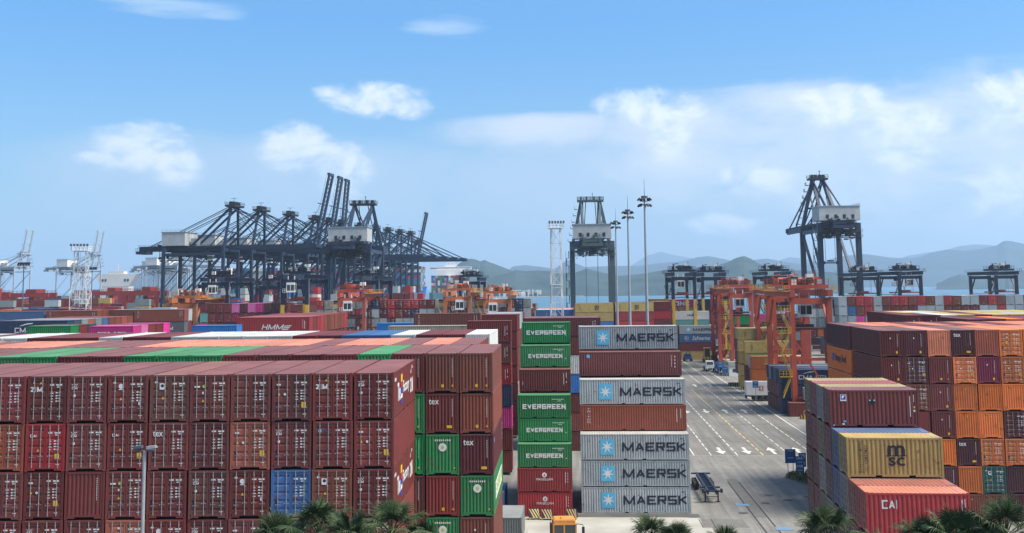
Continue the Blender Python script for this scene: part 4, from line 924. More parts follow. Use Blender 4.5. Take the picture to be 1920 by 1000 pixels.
hill([(1380, 512), (1450, 492), (1480, 482), (1500, 484), (1530, 490), (1560, 492), (1620, 500)], 11800, 1200, hm2, 5, .05)
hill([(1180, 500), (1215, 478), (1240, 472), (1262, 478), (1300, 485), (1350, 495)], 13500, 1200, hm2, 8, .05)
hill([(1755, 531), (1768, 527), (1780, 520), (1800, 513.5), (1816, 515), (1840, 517), (1862, 515), (1880, 512), (1920, 506), (1980, 503), (2040, 520)], 4300, 450, hm, 6)
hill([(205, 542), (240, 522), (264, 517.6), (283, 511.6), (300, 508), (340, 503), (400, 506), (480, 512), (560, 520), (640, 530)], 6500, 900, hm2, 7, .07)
# village on the shore: pale houses
b = MB(); rv = random.Random(8)
for k in range(95):
    x = rv.choice((rv.uniform(900, 1010), rv.uniform(905, 985))); p = at(x, 535, 2860); w = rv.uniform(7, 16); h = rv.uniform(3, 7); zz = rv.choice((0, 2, 5, 8)); y_ = p.y + zz * 6
    b.box(p.x - w / 2, p.x + w / 2, y_, y_ + 14, -3 + zz * .8, 3 + zz * .8 + h)
o = link('village_houses', b.mesh('village', [mat('pale house walls', (.6, .58, .54), .8, var=.25, scale=.05)])); o['kind'] = 'stuff'; o['label'] = 'cluster of pale houses along the far shore'; o['category'] = 'houses'
b = MB(); p = at(1010, 536, 2820)
b.box(p.x - 190, p.x + 120, 2800, 2850, -4, -1.2); struct(link('shore', b.mesh('shore', [mat('sandy shore', (.42, .37, .28), .9, var=.2, scale=.02)])))

# ------------------------------------------------------------------ ship to shore cranes
def sts(px, Y, rz, label, colm='crane', boom=0, H=44, apex=64, gauge=30, half=9, back=22, reach=44, detail=True, grp='quay cranes of the left quay', spreader=None, house_w=11, taper=.45, X=None, simple=False):
    """origin at the waterside rail; local +X points over the water. boom = angle in degrees"""
    x0 = X if X is not None else at(px, 500, Y).x
    o = thing('quay_crane', label, 'quay crane', (x0, Y, 0), rz, grp); m = M[colm]; sc = H / 44
    for sx, nm in ((0, 'w'), (-gauge, 'l')):
        for sy in (-half, half):
            b = MB(); b.bar((sx, sy, 1.6), (sx, sy, H + 1), 1.5, 1.9); part(b, 'leg', m, o)
            b = MB(); b.box(sx - 1.0, sx + 1.0, sy - 4, sy + 4, .9, 2.2)
            for k in range(4): b.tube([(sx - .4, sy - 3 + k * 2, .45), (sx + .4, sy - 3 + k * 2, .45)], .45, 10)
            part(b, 'bogie', M['dark'], o)
    b = MB(); zp = 14 * sc
    for sy in (-half, half):
        b.bar((-gauge, sy, zp), (0, sy, zp), 1.2, 1.6); b.bar((-gauge, sy, H - 2), (0, sy, H - 2), 1.1, 1.4)
        b.bar((-gauge, sy, zp + 1), (-1, sy, H - 3), .9, .9); b.bar((-gauge, sy, zp + 12), (-gauge * .52, sy, H - 2), .5, .5)
    for sx in (0, -gauge): b.bar((sx, -half, zp), (sx, half, zp), 1.1, 1.7); b.bar((sx, -half, H), (sx, half, H), 1.3, 2.0)
    part(b, 'portal_beam', m, o)
    b = MB(); g = 3.4
    for sy in (-g, g): b.box(-gauge - back, 1, sy - .55, sy + .55, H - .2, H + 2.0)
    for k in range(9): xx = -gauge - back + 1 + k * (gauge + back) / 8.5; b.box(xx - .3, xx + .3, -g, g, H + .4, H + 1.2)
    for sy in (-g - 1.6, g + .6): b.box(-gauge - back, 1, sy, sy + 1, H + 1.2, H + 1.3); 
    b.rail((-gauge - back, -g - 1.6, H + 1.3), (1, -g - 1.6, H + 1.3), 1.2, .12, 3); b.rail((-gauge - back, g + 1.6, H + 1.3), (1, g + 1.6, H + 1.3), 1.2, .12, 3)
    b.box(-gauge - back - 1.5, -gauge - back + 2.5, -g - 1, g + 1, H - 1.5, H - .2); b.rail((-gauge - back - 1.5, -g - 1, H - .2), (-gauge - back - 1.5, g + 1, H - .2), 1.4, .14, 1.6)
    part(b, 'girder', m, o)
    A = R(boom); ca, sa = math.cos(A), math.sin(A)
    def bp(x, y, z): return (1 + x * ca - z * sa, y, H + 1 + x * sa + z * ca)
    b = MB()
    for sy in (-g, g):
        b.bar(bp(0, sy, 0), bp(reach, sy, 0), 1.1, 2.7); b.bar(bp(2, sy * 1.3, 1.2), bp(reach, sy * 1.3, 1.2), .12, .12)
        for k in range(int(reach / 3.4)): b.bar(bp(2 + k * 3.4, sy * 1.3, .4), bp(2 + k * 3.4, sy * 1.3, 1.3), .1)
    for k in range(9): b.bar(bp(3 + k * reach / 9.2, -g, 0), bp(3 + k * reach / 9.2, g, 0), .5, .8)
    for k in range(8): b.bar(bp(3 + k * reach / 9.2, -g, 0), bp(3 + (k + 1) * reach / 9.2, g, 0), .3, .3)
    b.bar(bp(reach, -g - 1, .3), bp(reach, g + 1, .3), 1.6, 1.8)
    b.bar(bp(reach * .62, -g, 1), bp(reach * .62, -g, 3), .6); b.bar(bp(reach * .62, g, 1), bp(reach * .62, g, 3), .6)
    part(b, 'boom', m, o)
    b = MB(); at_ = half * taper; ax = 1.5
    for s_ in (-1, 1):
        b.bar((0, s_ * half, H), (ax, s_ * at_, apex), 1.25, 1.25); b.bar((-gauge * .62, s_ * g, H + 2), (ax - .5, s_ * at_, apex - .5), 1.1, 1.1)
        b.bar((-gauge - back * .62, s_ * g, H + 2), (ax - 1, s_ * at_, apex), .42, .42); b.bar((-gauge - back * .5, s_ * (g + .6), H + 2), (ax - 1, s_ * at_, apex - .8), .3, .3)
        b.bar((-gauge * .30, s_ * g, H + 2), (ax * .7, s_ * (at_ + 1.2), apex - 8), .5, .5)
    zz = H + (apex - H) * .42; w = half + (at_ - half) * .42; b.bar((.6, -w, zz), (.6, w, zz), .6, .7); b.bar((0, -half * .8, H + 1), (.6, 0, zz), .4); b.bar((0, half * .8, H + 1), (.6, 0, zz), .4)
    part(b, 'a_frame', m, o)
    b = MB(); b.box(ax - 2.4, ax + 2.4, -at_ - 1.8, at_ + 1.8, apex, apex + .9); b.rail((ax - 2.4, -at_ - 1.8, apex + .9), (ax - 2.4, at_ + 1.8, apex + .9), 1.3, .16, 1.5); b.rail((ax + 2.4, -at_ - 1.8, apex + .9), (ax + 2.4, at_ + 1.8, apex + .9), 1.3, .16, 1.5)
    for yy in (-at_, -at_ * .4, at_ * .4, at_): b.cbox((ax, yy, apex + 1.7), 1.8, .9, 1.5)
    b.bar((ax, -1, apex + 1), (ax, -1, apex + 4.2), .2); b.bar((ax - 1.4, -1, apex + 4.1), (ax + 1.4, -1, apex + 4.1), .2); part(b, 'apex_platform', M['dark'] if colm == 'crane' else m, o)
    b = MB()
    if boom < 20:
        for s_ in (-1, 1):
            b.bar((ax, s_ * at_, apex), bp(reach * .62, s_ * g, 2.5), .55, .55); b.bar((ax, s_ * (at_ - .8), apex - .3), bp(reach * .95, s_ * g, 1), .45, .45); b.bar((ax, s_ * at_ * .5, apex), bp(reach * .35, s_ * g, 1), .3, .3)
    else:
        for s_ in (-1, 1):
            for e in (.25, .45, .62): b.bar((ax, s_ * at_, apex), bp(reach * e, s_ * g, 1.5), .22, .22)
    part(b, 'stay', m, o)
    b = MB(); hx0 = -gauge + 9; hl = 11; hh = 6.0
    b.box(hx0 - hl, hx0, -house_w / 2 - 1.5, house_w / 2 + 1.5, H + 2.1, H + 2.1 + hh)
    h = part(b, 'machinery_house', M['white'] if colm == 'cranel' else M['house'], o)
    b = MB(); b.box(hx0 - hl - .3, hx0 + .3, -house_w / 2 - 1.8, house_w / 2 + 1.8, H + 2.1 + hh, H + 2.4 + hh); b.rail((hx0 - hl, -house_w / 2 - 1.5, H + 2.4 + hh), (hx0, -house_w / 2 - 1.5, H + 2.4 + hh), 1, .1, 2); b.box(hx0 + 1, hx0 + 3.4, -2.5, 2.5, H + 2, H + 5.5); part(b, 'roof', M['galv'], h)
    b = MB()
    for k in range(4): b.box(hx0 - hl - .12, hx0 - hl + .02, -house_w / 2 + 1 + k * house_w / 4, -house_w / 2 + 2.2 + k * house_w / 4, H + 3.0, H + 4.6)
    part(b, 'vent', M['dark'], h)
    # dense platforms and hoists under the house
    b = MB(); rq = random.Random(int(Y))
    for k in range(90 if rz > .5 else 30):
        cx = hx0 - rq.uniform(0, hl + 3); cyy = rq.uniform(-6, 6); cz = H - rq.uniform(0.2, 4.6) + (3.5 if k % 3 == 0 else 0); cx = cx - (3 if k % 3 == 0 else 0); b.cbox((cx, cyy, cz), rq.uniform(.3, 1.8), rq.uniform(.2, 1.6), rq.uniform(.2, 1.3))
    for k in range(110 if rz > .5 else 0):
        b.cbox((-gauge + rq.uniform(-3, 5), rq.uniform(-half + .6, half - .6), H - rq.uniform(-.5, 7.5) * rq.uniform(.3, 1)), rq.uniform(.2, 1.6), rq.uniform(.15, 2.2), rq.uniform(.12, .9))
    if rz > .5:
        for z_ in (H - 5.2, H - 3): b.rail((-gauge - 3, -half - 1, z_), (-gauge - 3, half + 1, z_), 1.2, .1, 1.2); b.box(-gauge - 3, -gauge + 2, -half - 1, half + 1, z_ - .15, z_)
    for z_ in (H - 4.4, H - 2.4): b.rail((hx0 - hl - 1, -6.5, z_), (hx0 - hl - 1, 6.5, z_), 1.2, .12, 1.4); b.box(hx0 - hl - 1, hx0 - 2, -6.5, 6.5, z_ - .14, z_)
    for yy in (-6.5, -2, 2, 6.5): b.bar((hx0 - hl - 1, yy, H - 5), (hx0 - hl - 1, yy, H + 2), .25)
    part(b, 'service_platform', M['dark'] if colm == 'crane' else m, o)
    tx = spreader[0] if spreader else -gauge * .5
    b = MB(); b.box(tx - 3, tx + 3, -g - .6, g + .6, H - 1.6, H - .3); b.cbox((tx, 0, H - 2.2), 3.4, 3, 1.2); part(b, 'trolley', M['dark'], o)
    b = MB(); b.box(tx + 3.4, tx + 5.8, -1.3, 1.3, H - 4.6, H - 1.8); cb = part(b, 'cab', M['white'], o)
    b = MB(); b.box(tx + 3.36, tx + 5.84, -1.34, 1.34, H - 3.9, H - 2.7); part(b, 'window', M['glass'], cb)
    if spreader:
        zs = spreader[1]; b = MB()
        for sx in (-1.6, 1.6):
            for sy in (-2.6, 2.6): b.bar((tx + sx, sy, zs + 1), (tx + sx, sy * 1.02, H - 1), .13)
        part(b, 'hoist_rope', M['dark'], o)
        if zs > 22:
            b = MB(); b.box(tx - .8, tx + .8, -3.1, 3.1, zs, zs + .5); b.box(tx - 1.2, tx + 1.2, -3.3, -2.7, zs - .3, zs + 1); b.box(tx - 1.2, tx + 1.2, 2.7, 3.3, zs - .3, zs + 1); b.cbox((tx, 0, zs + 1.1), 1.6, 2.6, .6); part(b, 'spreader', M['dark'], o)
    # stair tower on one landside leg
    b = MB(); sy = half + 1.5; 
    n = int((H - 2) / 3.2)
    for k in range(n):
        z_ = 2 + k * 3.2; b.box(-gauge - 1.2, -gauge + 1.2, sy - .2, sy + 1.3, z_, z_ + .14); b.bar((-gauge - 1.1, sy + (0 if k % 2 else 1.1), z_), (-gauge + 1.1, sy + (0 if k % 2 else 1.1), z_ + 3.1), .3, .22); b.bar((-gauge - 1.2, sy + 1.3, z_ + .1), (-gauge - 1.2, sy + 1.3, z_ + 1.3), .1); b.bar((-gauge + 1.2, sy + 1.3, z_), (-gauge + 1.2, sy + 1.3, z_ + 3.2), .12); b.bar((-gauge - 1.2, sy + 1.3, z_ + 1.2), (-gauge + 1.2, sy + 1.3, z_ + 1.2), .1)
    for k in range(int((apex - H) / 3)): f_ = k / ((apex - H) / 3); b.box(-.9 + ax * f_, 1.3 + ax * f_, half - (half - at_) * f_ + .6, half - (half - at_) * f_ + 2.0, H + 2 + k * 3, H + 2.2 + k * 3); b.rail((-.9 + ax * f_, half - (half - at_) * f_ + 2.0, H + 2.2 + k * 3), (1.3 + ax * f_, half - (half - at_) * f_ + 2.0, H + 2.2 + k * 3), 1.1, .12, 1)
    part(b, 'stair', M['galvd'], o)
    return o
MB.K = .78
qy = [475, 503, 537, 570, 590, 609, 640, 667, 693, 718, 742]
for k, Y in enumerate(qy):
    bo = {3: 78, 4: 81, 5: 85}.get(k, 0)
    lab = {0: 'nearest navy quay crane of the left row, boom lowered, white machinery house', 3: 'navy quay crane with the tallest raised boom, leftmost of three raised', 4: 'navy quay crane with raised boom, middle of the three raised', 5: 'navy quay crane with raised boom, rightmost of the three raised'}.get(k, f'navy quay crane with lowered boom, {ORD[k]} from the near end of the left row')
    sts(0, Y, R(-3), lab, X=-158.0 + (Y - 475) * .147, boom=bo, H=43.5, apex=63, reach=44 if bo else 40, back=14, gauge=28)
sts(0, 772, R(-3), 'farthest navy quay crane of the left row, with its slim boom raised', X=-118.5, boom=78, H=43.5, apex=58, reach=36, back=14, gauge=28)
MB.K = 1.12
sts(0, 487, R(90), 'grey green quay crane seen from behind at the centre, hoist ropes hanging low', colm='green', X=6.6, H=43.5, apex=64, half=8.6, back=10, spreader=(-12, 14), grp='quay cranes facing the open sea', house_w=13.5, taper=.5)
sts(0, 482, R(90), 'navy quay crane seen from behind, in front of the raised booms', X=-98.5, H=43.5, apex=63.6, half=8.8, back=10, grp='quay cranes facing the open sea', house_w=14, taper=.48)
sts(0, 489, R(93), 'tall navy quay crane at the right with a spreader hanging under it', X=111, H=50, apex=72.5, half=8.2, gauge=28, back=6, spreader=(-14, 34), grp='quay cranes facing the open sea', house_w=14.5, taper=.3)
MB.K = .5
for k, (x, Y, bo, lab) in enumerate(((59, 840, 80, 'pale blue quay crane with raised twin boom at the left edge'), (165, 840, 80, 'pale blue quay crane with raised twin boom behind the white lattice tower'))):
    p = at(x, 440, Y); sts(0, Y + (k % 2) * 26, R(-14), lab, colm='cranel', X=p.x - 6.5, boom=bo, H=44, apex=56, reach=31, back=16, gauge=30, grp='pale blue cranes of the far left terminal')
for k, (x, Y) in enumerate(((345, 850), (365, 900), (330, 960))):
    p = at(x, 495, Y); sts(0, Y, R(-14), f'pale blue crane with white house behind the navy cranes, {ORD[k]} from the front', colm='cranel', X=p.x, boom=0, H=44, apex=58, reach=30, back=16, gauge=30, grp='pale blue cranes of the far left terminal')

MB.K = 1.0
# ------------------------------------------------------------------ yard gantry cranes
def rtg(X0, Y0, wb, span, H, colm, label, grp, cab=None, legcol=None, stairs=True, detail=True, band=None, braces=True, topstuff=1.0, house=None):
    o = thing('yard_gantry_crane', label, 'yard crane', (X0, Y0, 0), 0, grp); m = M[colm]
    for yy in (0, span):
        for xx in (0, wb):
            b = MB(); b.bar((xx, yy, 1.9), (xx, yy, H), 1.0, 1.1); lg = part(b, 'leg', m, o)
            if band: b = MB(); b.bar((xx, yy, 1.9), (xx, yy, band), 1.03, 1.13); part(b, 'yellow_band', M['yellow'], lg)
            b = MB(); b.box(xx - 1.2, xx + 1.2, yy - .55, yy + .55, 1.0, 2.0)
            part(b, 'bogie', M['redc'] if colm.startswith('or') else M['dark'], o)
            for sx in (-.75, .75): b = MB(); b.tube([(xx + sx, yy - .35, .72), (xx + sx, yy + .35, .72)], .72, 16); part(b, 'wheel', M['tyre'], o)
    for yy in (0, span):
        b = MB(); b.box(.5, wb - .5, yy - .42, yy + .42, 2.05, 3.25); b.box(.5, wb - .5, yy - .4, yy + .4, H - 1.3, H - .1)
        if braces: b.bar((.2, yy, H - 8), (wb - .2, yy, 3.4), .32); b.bar((.2, yy, H * .47), (wb - .2, yy, H * .47), .4, .6); b.bar((.2, yy, H * .74), (wb - .2, yy, H * .74), .18, .18)
        part(b, 'sill_beam', m, o)
        b = MB(); b.box(1.4, wb - 1.4, yy - 1.9, yy - .45, 3.0, 5.3); part(b, 'power_pack', M['galv'], o) if yy == 0 else None
    for xx in (0, wb):
        b = MB(); b.box(xx - .5, xx + .5, -1.8, span + 1.8, H + .2, H + 1.5); part(b, 'girder', m, o)
        b = MB(); sx = xx - 1.5 if xx == 0 else xx + .6; b.box(sx, sx + .9, -1.8, span + 1.8, H + 1.2, H + 1.28); e = sx if xx == 0 else sx + .9
        b.rail((e, -1.8, H + 1.28), (e, span + 1.8, H + 1.28), 1.1, .05, 2.0); b.rail((sx, -1.8, H + 1.28), (sx + .9, -1.8, H + 1.28), 1.1, .07, .9); part(b, 'walkway', M['yellow'] if colm.startswith('or') else m, o)
    b = MB(); rq = random.Random(int(X0 * 7 + Y0)); ty = span * .25
    b.box(-.9, wb + .9, ty - 3, ty + 3, H + 1.75, H + 2.5); b.rail((-.9, ty - 3, H + 2.5), (wb + .9, ty - 3, H + 2.5), 1.1, .09, 1.1); b.rail((-.9, ty + 3, H + 2.5), (wb + .9, ty + 3, H + 2.5), 1.1, .09, 1.1)
    b9 = MB(); b8 = MB()
    for k in range(int(30 * topstuff)): (b, b9, b8, b9)[k % 4].cbox((rq.uniform(0, wb), ty + rq.uniform(-2.6, 2.6), H + 2.5 + rq.uniform(.3, .9)), rq.uniform(.3, 1.3), rq.uniform(.3, 1.2), rq.uniform(.4, 1.9))
    b.tube([(wb * .3, ty, H + 3.3), (wb * .62, ty, H + 3.3)], .75, 12); b.bar((wb * .8, ty - 1, H + 2.5), (wb * .8, ty - 1, H + 5.4), .14); b.bar((.6, ty - 2, H + 2.5), (.6, ty - 2, H + 4.6), .25)
    b.tube([(.9, ty - 2, H + 2.5), (.9, ty - 2, H + 4.4), (2.4, ty - 2, H + 4.6)], .16, 6)
    part(b, 'trolley', m, o); part(b9, 'hoist_machinery', M['dark'] if colm == 'rtgb' else M['grime'], o); part(b8, 'fittings', M['galv'], o)
    b = MB(); b.cbox((wb * .75, ty + 1.2, H + 3.6), 1.6, 1.4, 2.2); b.cbox((wb * .2, ty - 1.4, H + 3.1), 1.2, 1.0, 1.2); part(b, 'electrical_cabinet', M['white'], o)
    zs = H - 6.5; b = MB()
    for sx in (.9, wb - .9):
        for sy in (-.9, .9): b.bar((sx, ty + sy, zs + .4), (sx, ty + sy, H + 1.8), .06)
    part(b, 'hoist_rope', M['dark'], o)
    b = MB(); b.box(-1.6, wb + 1.6, ty - .5, ty + .5, zs, zs + .45); b.box(wb * .25, wb * .75, ty - .9, ty + .9, zs + .45, zs + 1.1); b.box(-1.7, -1.3, ty - 1.2, ty + 1.2, zs - .1, zs + .4); b.box(wb + 1.3, wb + 1.7, ty - 1.2, ty + 1.2, zs - .1, zs + .4); part(b, 'spreader', M['orange'] if colm == 'rtgb' else M['dark'], o)
    if cab is not None:
        cx, cyy = cab; b = MB(); z0 = H - 4.0
        b.box(cx - 1.25, cx + 1.25, cyy - 1.1, cyy + 1.1, z0, z0 + .5); b.box(cx - 1.25, cx + 1.25, cyy - 1.1, cyy + 1.1, z0 + 2.3, z0 + 3.0); b.box(cx - 1.25, cx + 1.25, cyy + .9, cyy + 1.1, z0 + .5, z0 + 2.3)
        for q in (cx - 1.2, cx, cx + 1.2): b.box(q - .07, q + .07, cyy - 1.1, cyy - .98, z0 + .5, z0 + 2.3)
        for q in (cx - 1.18, cx + 1.18): b.box(q - .07, q + .07, cyy - .9, cyy + .9, z0 + .5, z0 + .8)
        b.bar((cx - 1, cyy, z0 + 3), (cx - 1, cyy, H + 1), .2); b.bar((cx + 1, cyy, z0 + 3), (cx + 1, cyy, H + 1), .2); b.box(cx - 2.4, cx - 1.3, cyy - 1.1, cyy + 1.1, z0 - .1, z0); b.rail((cx - 2.4, cyy - 1.1, z0), (cx - 1.3, cyy - 1.1, z0), 1.1, .08, .5)
        c_ = part(b, 'cab', M['white'], o); b = MB(); b.box(cx - 1.1, cx + 1.1, cyy - 1.0, cyy + .85, z0 + .5, z0 + 2.3); part(b, 'window', M['glass'], c_)
    if stairs:
        b = MB(); yc = M['yellow'] if colm.startswith('or') else m
        n = int((H - 3.5) / 4.2)
        for k in range(n):
            z_ = 3.3 + k * 4.2; xa, xb = (-2.4, -.7) if k % 2 == 0 else (-.7, -2.4)
            y_ = -1.0; b.bar((xa, y_, z_), (xb, y_ , z_ + 4.0), .5, .14); b.bar((xa, y_ - .35, z_ + 1.0), (xb, y_ - .35, z_ + 5.0), .07); b.bar((xa, y_ - .35, z_ + .5), (xb, y_ - .35, z_ + 4.5), .06)
            b.box(-2.9, -.5, y_ - .5, y_ + .5, z_ + 4.0, z_ + 4.1); b.rail((-2.9, y_ - .5, z_ + 4.1), (-.5, y_ - .5, z_ + 4.1), 1.1, .07, .6); b.rail((-2.9, y_ - .5, z_ + 4.1), (-2.9, y_ + .5, z_ + 4.1), 1.1, .07, .6)
        part(b, 'stair', yc, o)
        b = MB(); b.tube([(-1.2, span * .02 - .2, H - 2), (-1.2, span * .02 - .2, H - .8)], .8, 14); part(b, 'cable_reel', M['dark'], o)
    if detail:
        b = MB()
        for k in range(7): q = rq.random(); b.cbox((rq.uniform(.3, wb - .3), -.9, rq.uniform(4, H - 2)) if q < .3 else (rq.choice((-.75, wb + .7)), rq.uniform(-.6, .6), rq.uniform(3, H - 2)), .5, .45, rq.uniform(.6, 1.6))
        for xx in (-.62, wb + .62): b.bar((xx, -.3, 3), (xx, -.3, H), .08); b.bar((xx, .3, 3), (xx, .3, H), .08)
        for k in range(int(H - 4)): b.bar((-.62, -.3, 3.2 + k), (-.62, .3, 3.2 + k), .06)
        part(b, 'fittings', M['galv'], o)
        for xx in (0, wb):
            for ya, yb in ((.4, 5.5), (span - .4, span - 5.5)): b = MB(); b.bar((xx, ya, H - 6), (xx, yb, H - .4), .4); part(b, 'brace', m, o)
    return o
gO = 'orange yard cranes'; gB = 'navy yard cranes'
rtg(41.9, 212, 7.2, 25, 22.6, 'orange', 'largest orange yard crane, in front, beside the road on the right', gO, cab=(4.5, 9), detail=True)
rtg(44.6, 246, 7.4, 22, 22.8, 'orange', 'orange yard crane directly behind the largest one', gO, cab=(2.5, 8))
rtg(43.0, 303, 5.6, 25, 22.8, 'orange', 'orange yard crane behind the yellow stack, near the white shed', gO, cab=(2.8, 2))
rtg(44.6, 332, 9.4, 25, 22.8, 'redc', 'farthest red orange yard crane of the roadside group', gO)
rtg(-128.4, 330, 7.5, 25, 21.2, 'orange2', 'amber yard crane in front of pink containers on the left', gO, braces=True)
rtg(-72.4, 320, 7.5, 25, 22.6, 'orange', 'orange yard crane with white cab right of the red HMM group', gO, cab=(2.6, 0))
rtg(-40.3, 322, 7.5, 25, 22.6, 'orange2', 'amber yard crane at the centre, left of its twin', gO, cab=(4.5, 0))
rtg(-28.2, 323, 7.5, 25, 21.6, 'orange2', 'amber yard crane at the centre, right of its twin', gO, cab=(2.4, 0))
rtg(33.0, 370, 7.4, 26, 28.2, 'rtgb', 'navy yard crane above the white and magenta containers', gB, band=20.4, cab=(4, 14))
rtg(46.2, 396, 8, 26, 28.2, 'rtgb', 'navy yard crane just right of the one above the magenta container', gB, band=20.4)
rtg(70.0, 400, 8.6, 26, 28.4, 'rtgb', 'navy yard crane behind the orange cranes on the right', gB, band=20.4)
rtg(104.6, 404, 7.4, 26, 27.6, 'rtgb', 'navy yard crane right of the tall quay crane, left one of a pair', gB, band=20.4)
rtg(118.2, 398, 7.6, 26, 27.9, 'rtgb', 'navy yard crane right of the tall quay crane, right one of a pair', gB, band=20.4, cab=(5, 5))
rtg(157.4, 410, 7.4, 26, 27.6, 'rtgb', 'navy yard crane at the far right edge', gB, band=20.4)
rtg(-44.5, 402, 7, 26, 27.6, 'rtgb', 'navy yard crane behind the amber twins', gB, band=20.4)
rtg(-90.0, 320, 7.5, 26, 28.4, 'rtgb', 'navy yard crane with white cab left of the centre quay crane', gB, band=20.6, cab=(2.6, 0))
rtg(-123.8, 345, 8.2, 26, 28.0, 'rtgb', 'navy yard crane behind the amber crane on the left', gB, band=20.6, cab=(3.2, 0))
rtg(-106.5, 352, 8.4, 26, 26.6, 'rtgb', 'navy yard crane left of the one with the white cab', gB, band=20.6)
rtg(-74.5, 352, 7.6, 26, 28.0, 'rtgb', 'navy yard crane in front of the centre quay crane', gB, band=20.6)
def portal(xp0, xp1, Y, H, label):
    a = at(xp0, 540, Y).x; w = at(xp1, 540, Y).x - a; o = thing('yard_gantry_crane', label, 'yard crane', (a, Y, 0), 0, 'red yard cranes of the far left')
    for xx in (0, w):
        for yy in (0, 9): b = MB(); b.bar((xx, yy, 1.4), (xx, yy, H), 2.2, 1.6); part(b, 'leg', M['redc'], o)
        b = MB(); b.box(xx - 1, xx + 1, -2, 11, .4, 1.6); part(b, 'bogie', M['dark'], o)
    for yy in (0, 9): b = MB(); b.box(-2, w + 2, yy - .8, yy + .8, H, H + 2.4); b.rail((-2, yy - .8, H + 2.4), (w + 2, yy - .8, H + 2.4), 1.1, .12, 2.4); part(b, 'girder', M['redc'], o)
    b = MB(); b.box(w * .55, w * .8, -.5, 9.5, H + 2.4, H + 4.4); b.box(w * .6, w * .7, 1, 8, H - 3, H); part(b, 'trolley', M['redc'], o)
    b = MB(); b.box(w * .5, w * .56, 1, 4, H - 3.4, H - .3); part(b, 'cab', M['white'], o)
portal(7, 85, 560, 22.5, 'red yard crane at the left edge of the picture'); portal(234, 294, 520, 23, 'red yard crane behind the amber crane, far left'); portal(170, 228, 600, 23, 'red yard crane right of the white lattice tower'); portal(-50, -5, 540, 23, 'red yard crane cut by the left edge of the picture')

# ------------------------------------------------------------------ masts, towers, lamp
def mast(X, Y, top, r, label):
    o = thing('light_mast', label, 'light mast', (X, Y, 0), 0, 'high light masts behind the grey stack')
    b = MB(); b.tube([(0, 0, 0), (0, 0, top * .5), (0, 0, top)], r, 14, r2=r * .42); part(b, 'pole', M['galv'], o)
    b = MB(); n = 12
    for z, rr_ in ((top - .5, .6), (top - 1.1, .7)):
        for k in range(n): a, c = 2 * math.pi * k / n, 2 * math.pi * (k + 1) / n; b.bar((rr_ * math.cos(a), rr_ * math.sin(a), z), (rr_ * math.cos(c), rr_ * math.sin(c), z), .09)
        for k in range(6): a = 2 * math.pi * k / 6; b.bar((0, 0, z), (rr_ * math.cos(a), rr_ * math.sin(a), z), .08)
    b.tube([(0, 0, top), (0, 0, top + .35)], .55, 10); part(b, 'head_ring', M['galvd'], o)
    for k in range(10):
        a = 2 * math.pi * k / 10 + .2; z = top - (.3 if k % 2 else 1.3); q = .92; b = MB(); c, s = math.cos(a), math.sin(a)
        b.bar((c * .7, s * .7, z), (c * q, s * q, z + .1), .08); b.bar((c * (q - .1), s * (q - .1), z + .28), (c * (q + .25), s * (q + .25), z - .1), .42, .24); part(b, 'floodlight', M['dark'], o)
    b = MB(); b.tube([(0, 0, top + .3), (0, 0, top + 3.2)], .05, 6, r2=.02); part(b, 'lightning_rod', M['galvd'], o)
mast(11.3, 175, 39.7, .36, 'tallest of the three light masts, on the right'); mast(10.0, 206, 39.7, .36, 'middle one of the three light masts'); mast(8.9, 241, 39.7, .34, 'lowest of the three light masts, on the left')
def smallmast(px, py, Y, label):
    p = at(px, py, Y); o = thing('light_mast', label, 'light mast', (p.x, Y, 0), 0, 'distant light masts on the left'); b = MB(); b.tube([(0, 0, 0), (0, 0, p.z)], .35, 8, r2=.2); part(b, 'pole', M['galvd'], o)
    b = MB(); b.box(-2.4, 2.4, -.6, .6, p.z - .4, p.z + .4); 
    for k in range(5): b.cbox((-2.2 + k * 1.1, -.5, p.z - .7), .7, .5, .6)
    part(b, 'floodlight', M['dark'], o)
smallmast(173, 503, 560, 'slender far light mast between the white tower and the white ship'); smallmast(45, 494, 420, 'light mast in front of the pale blue crane pair at left')
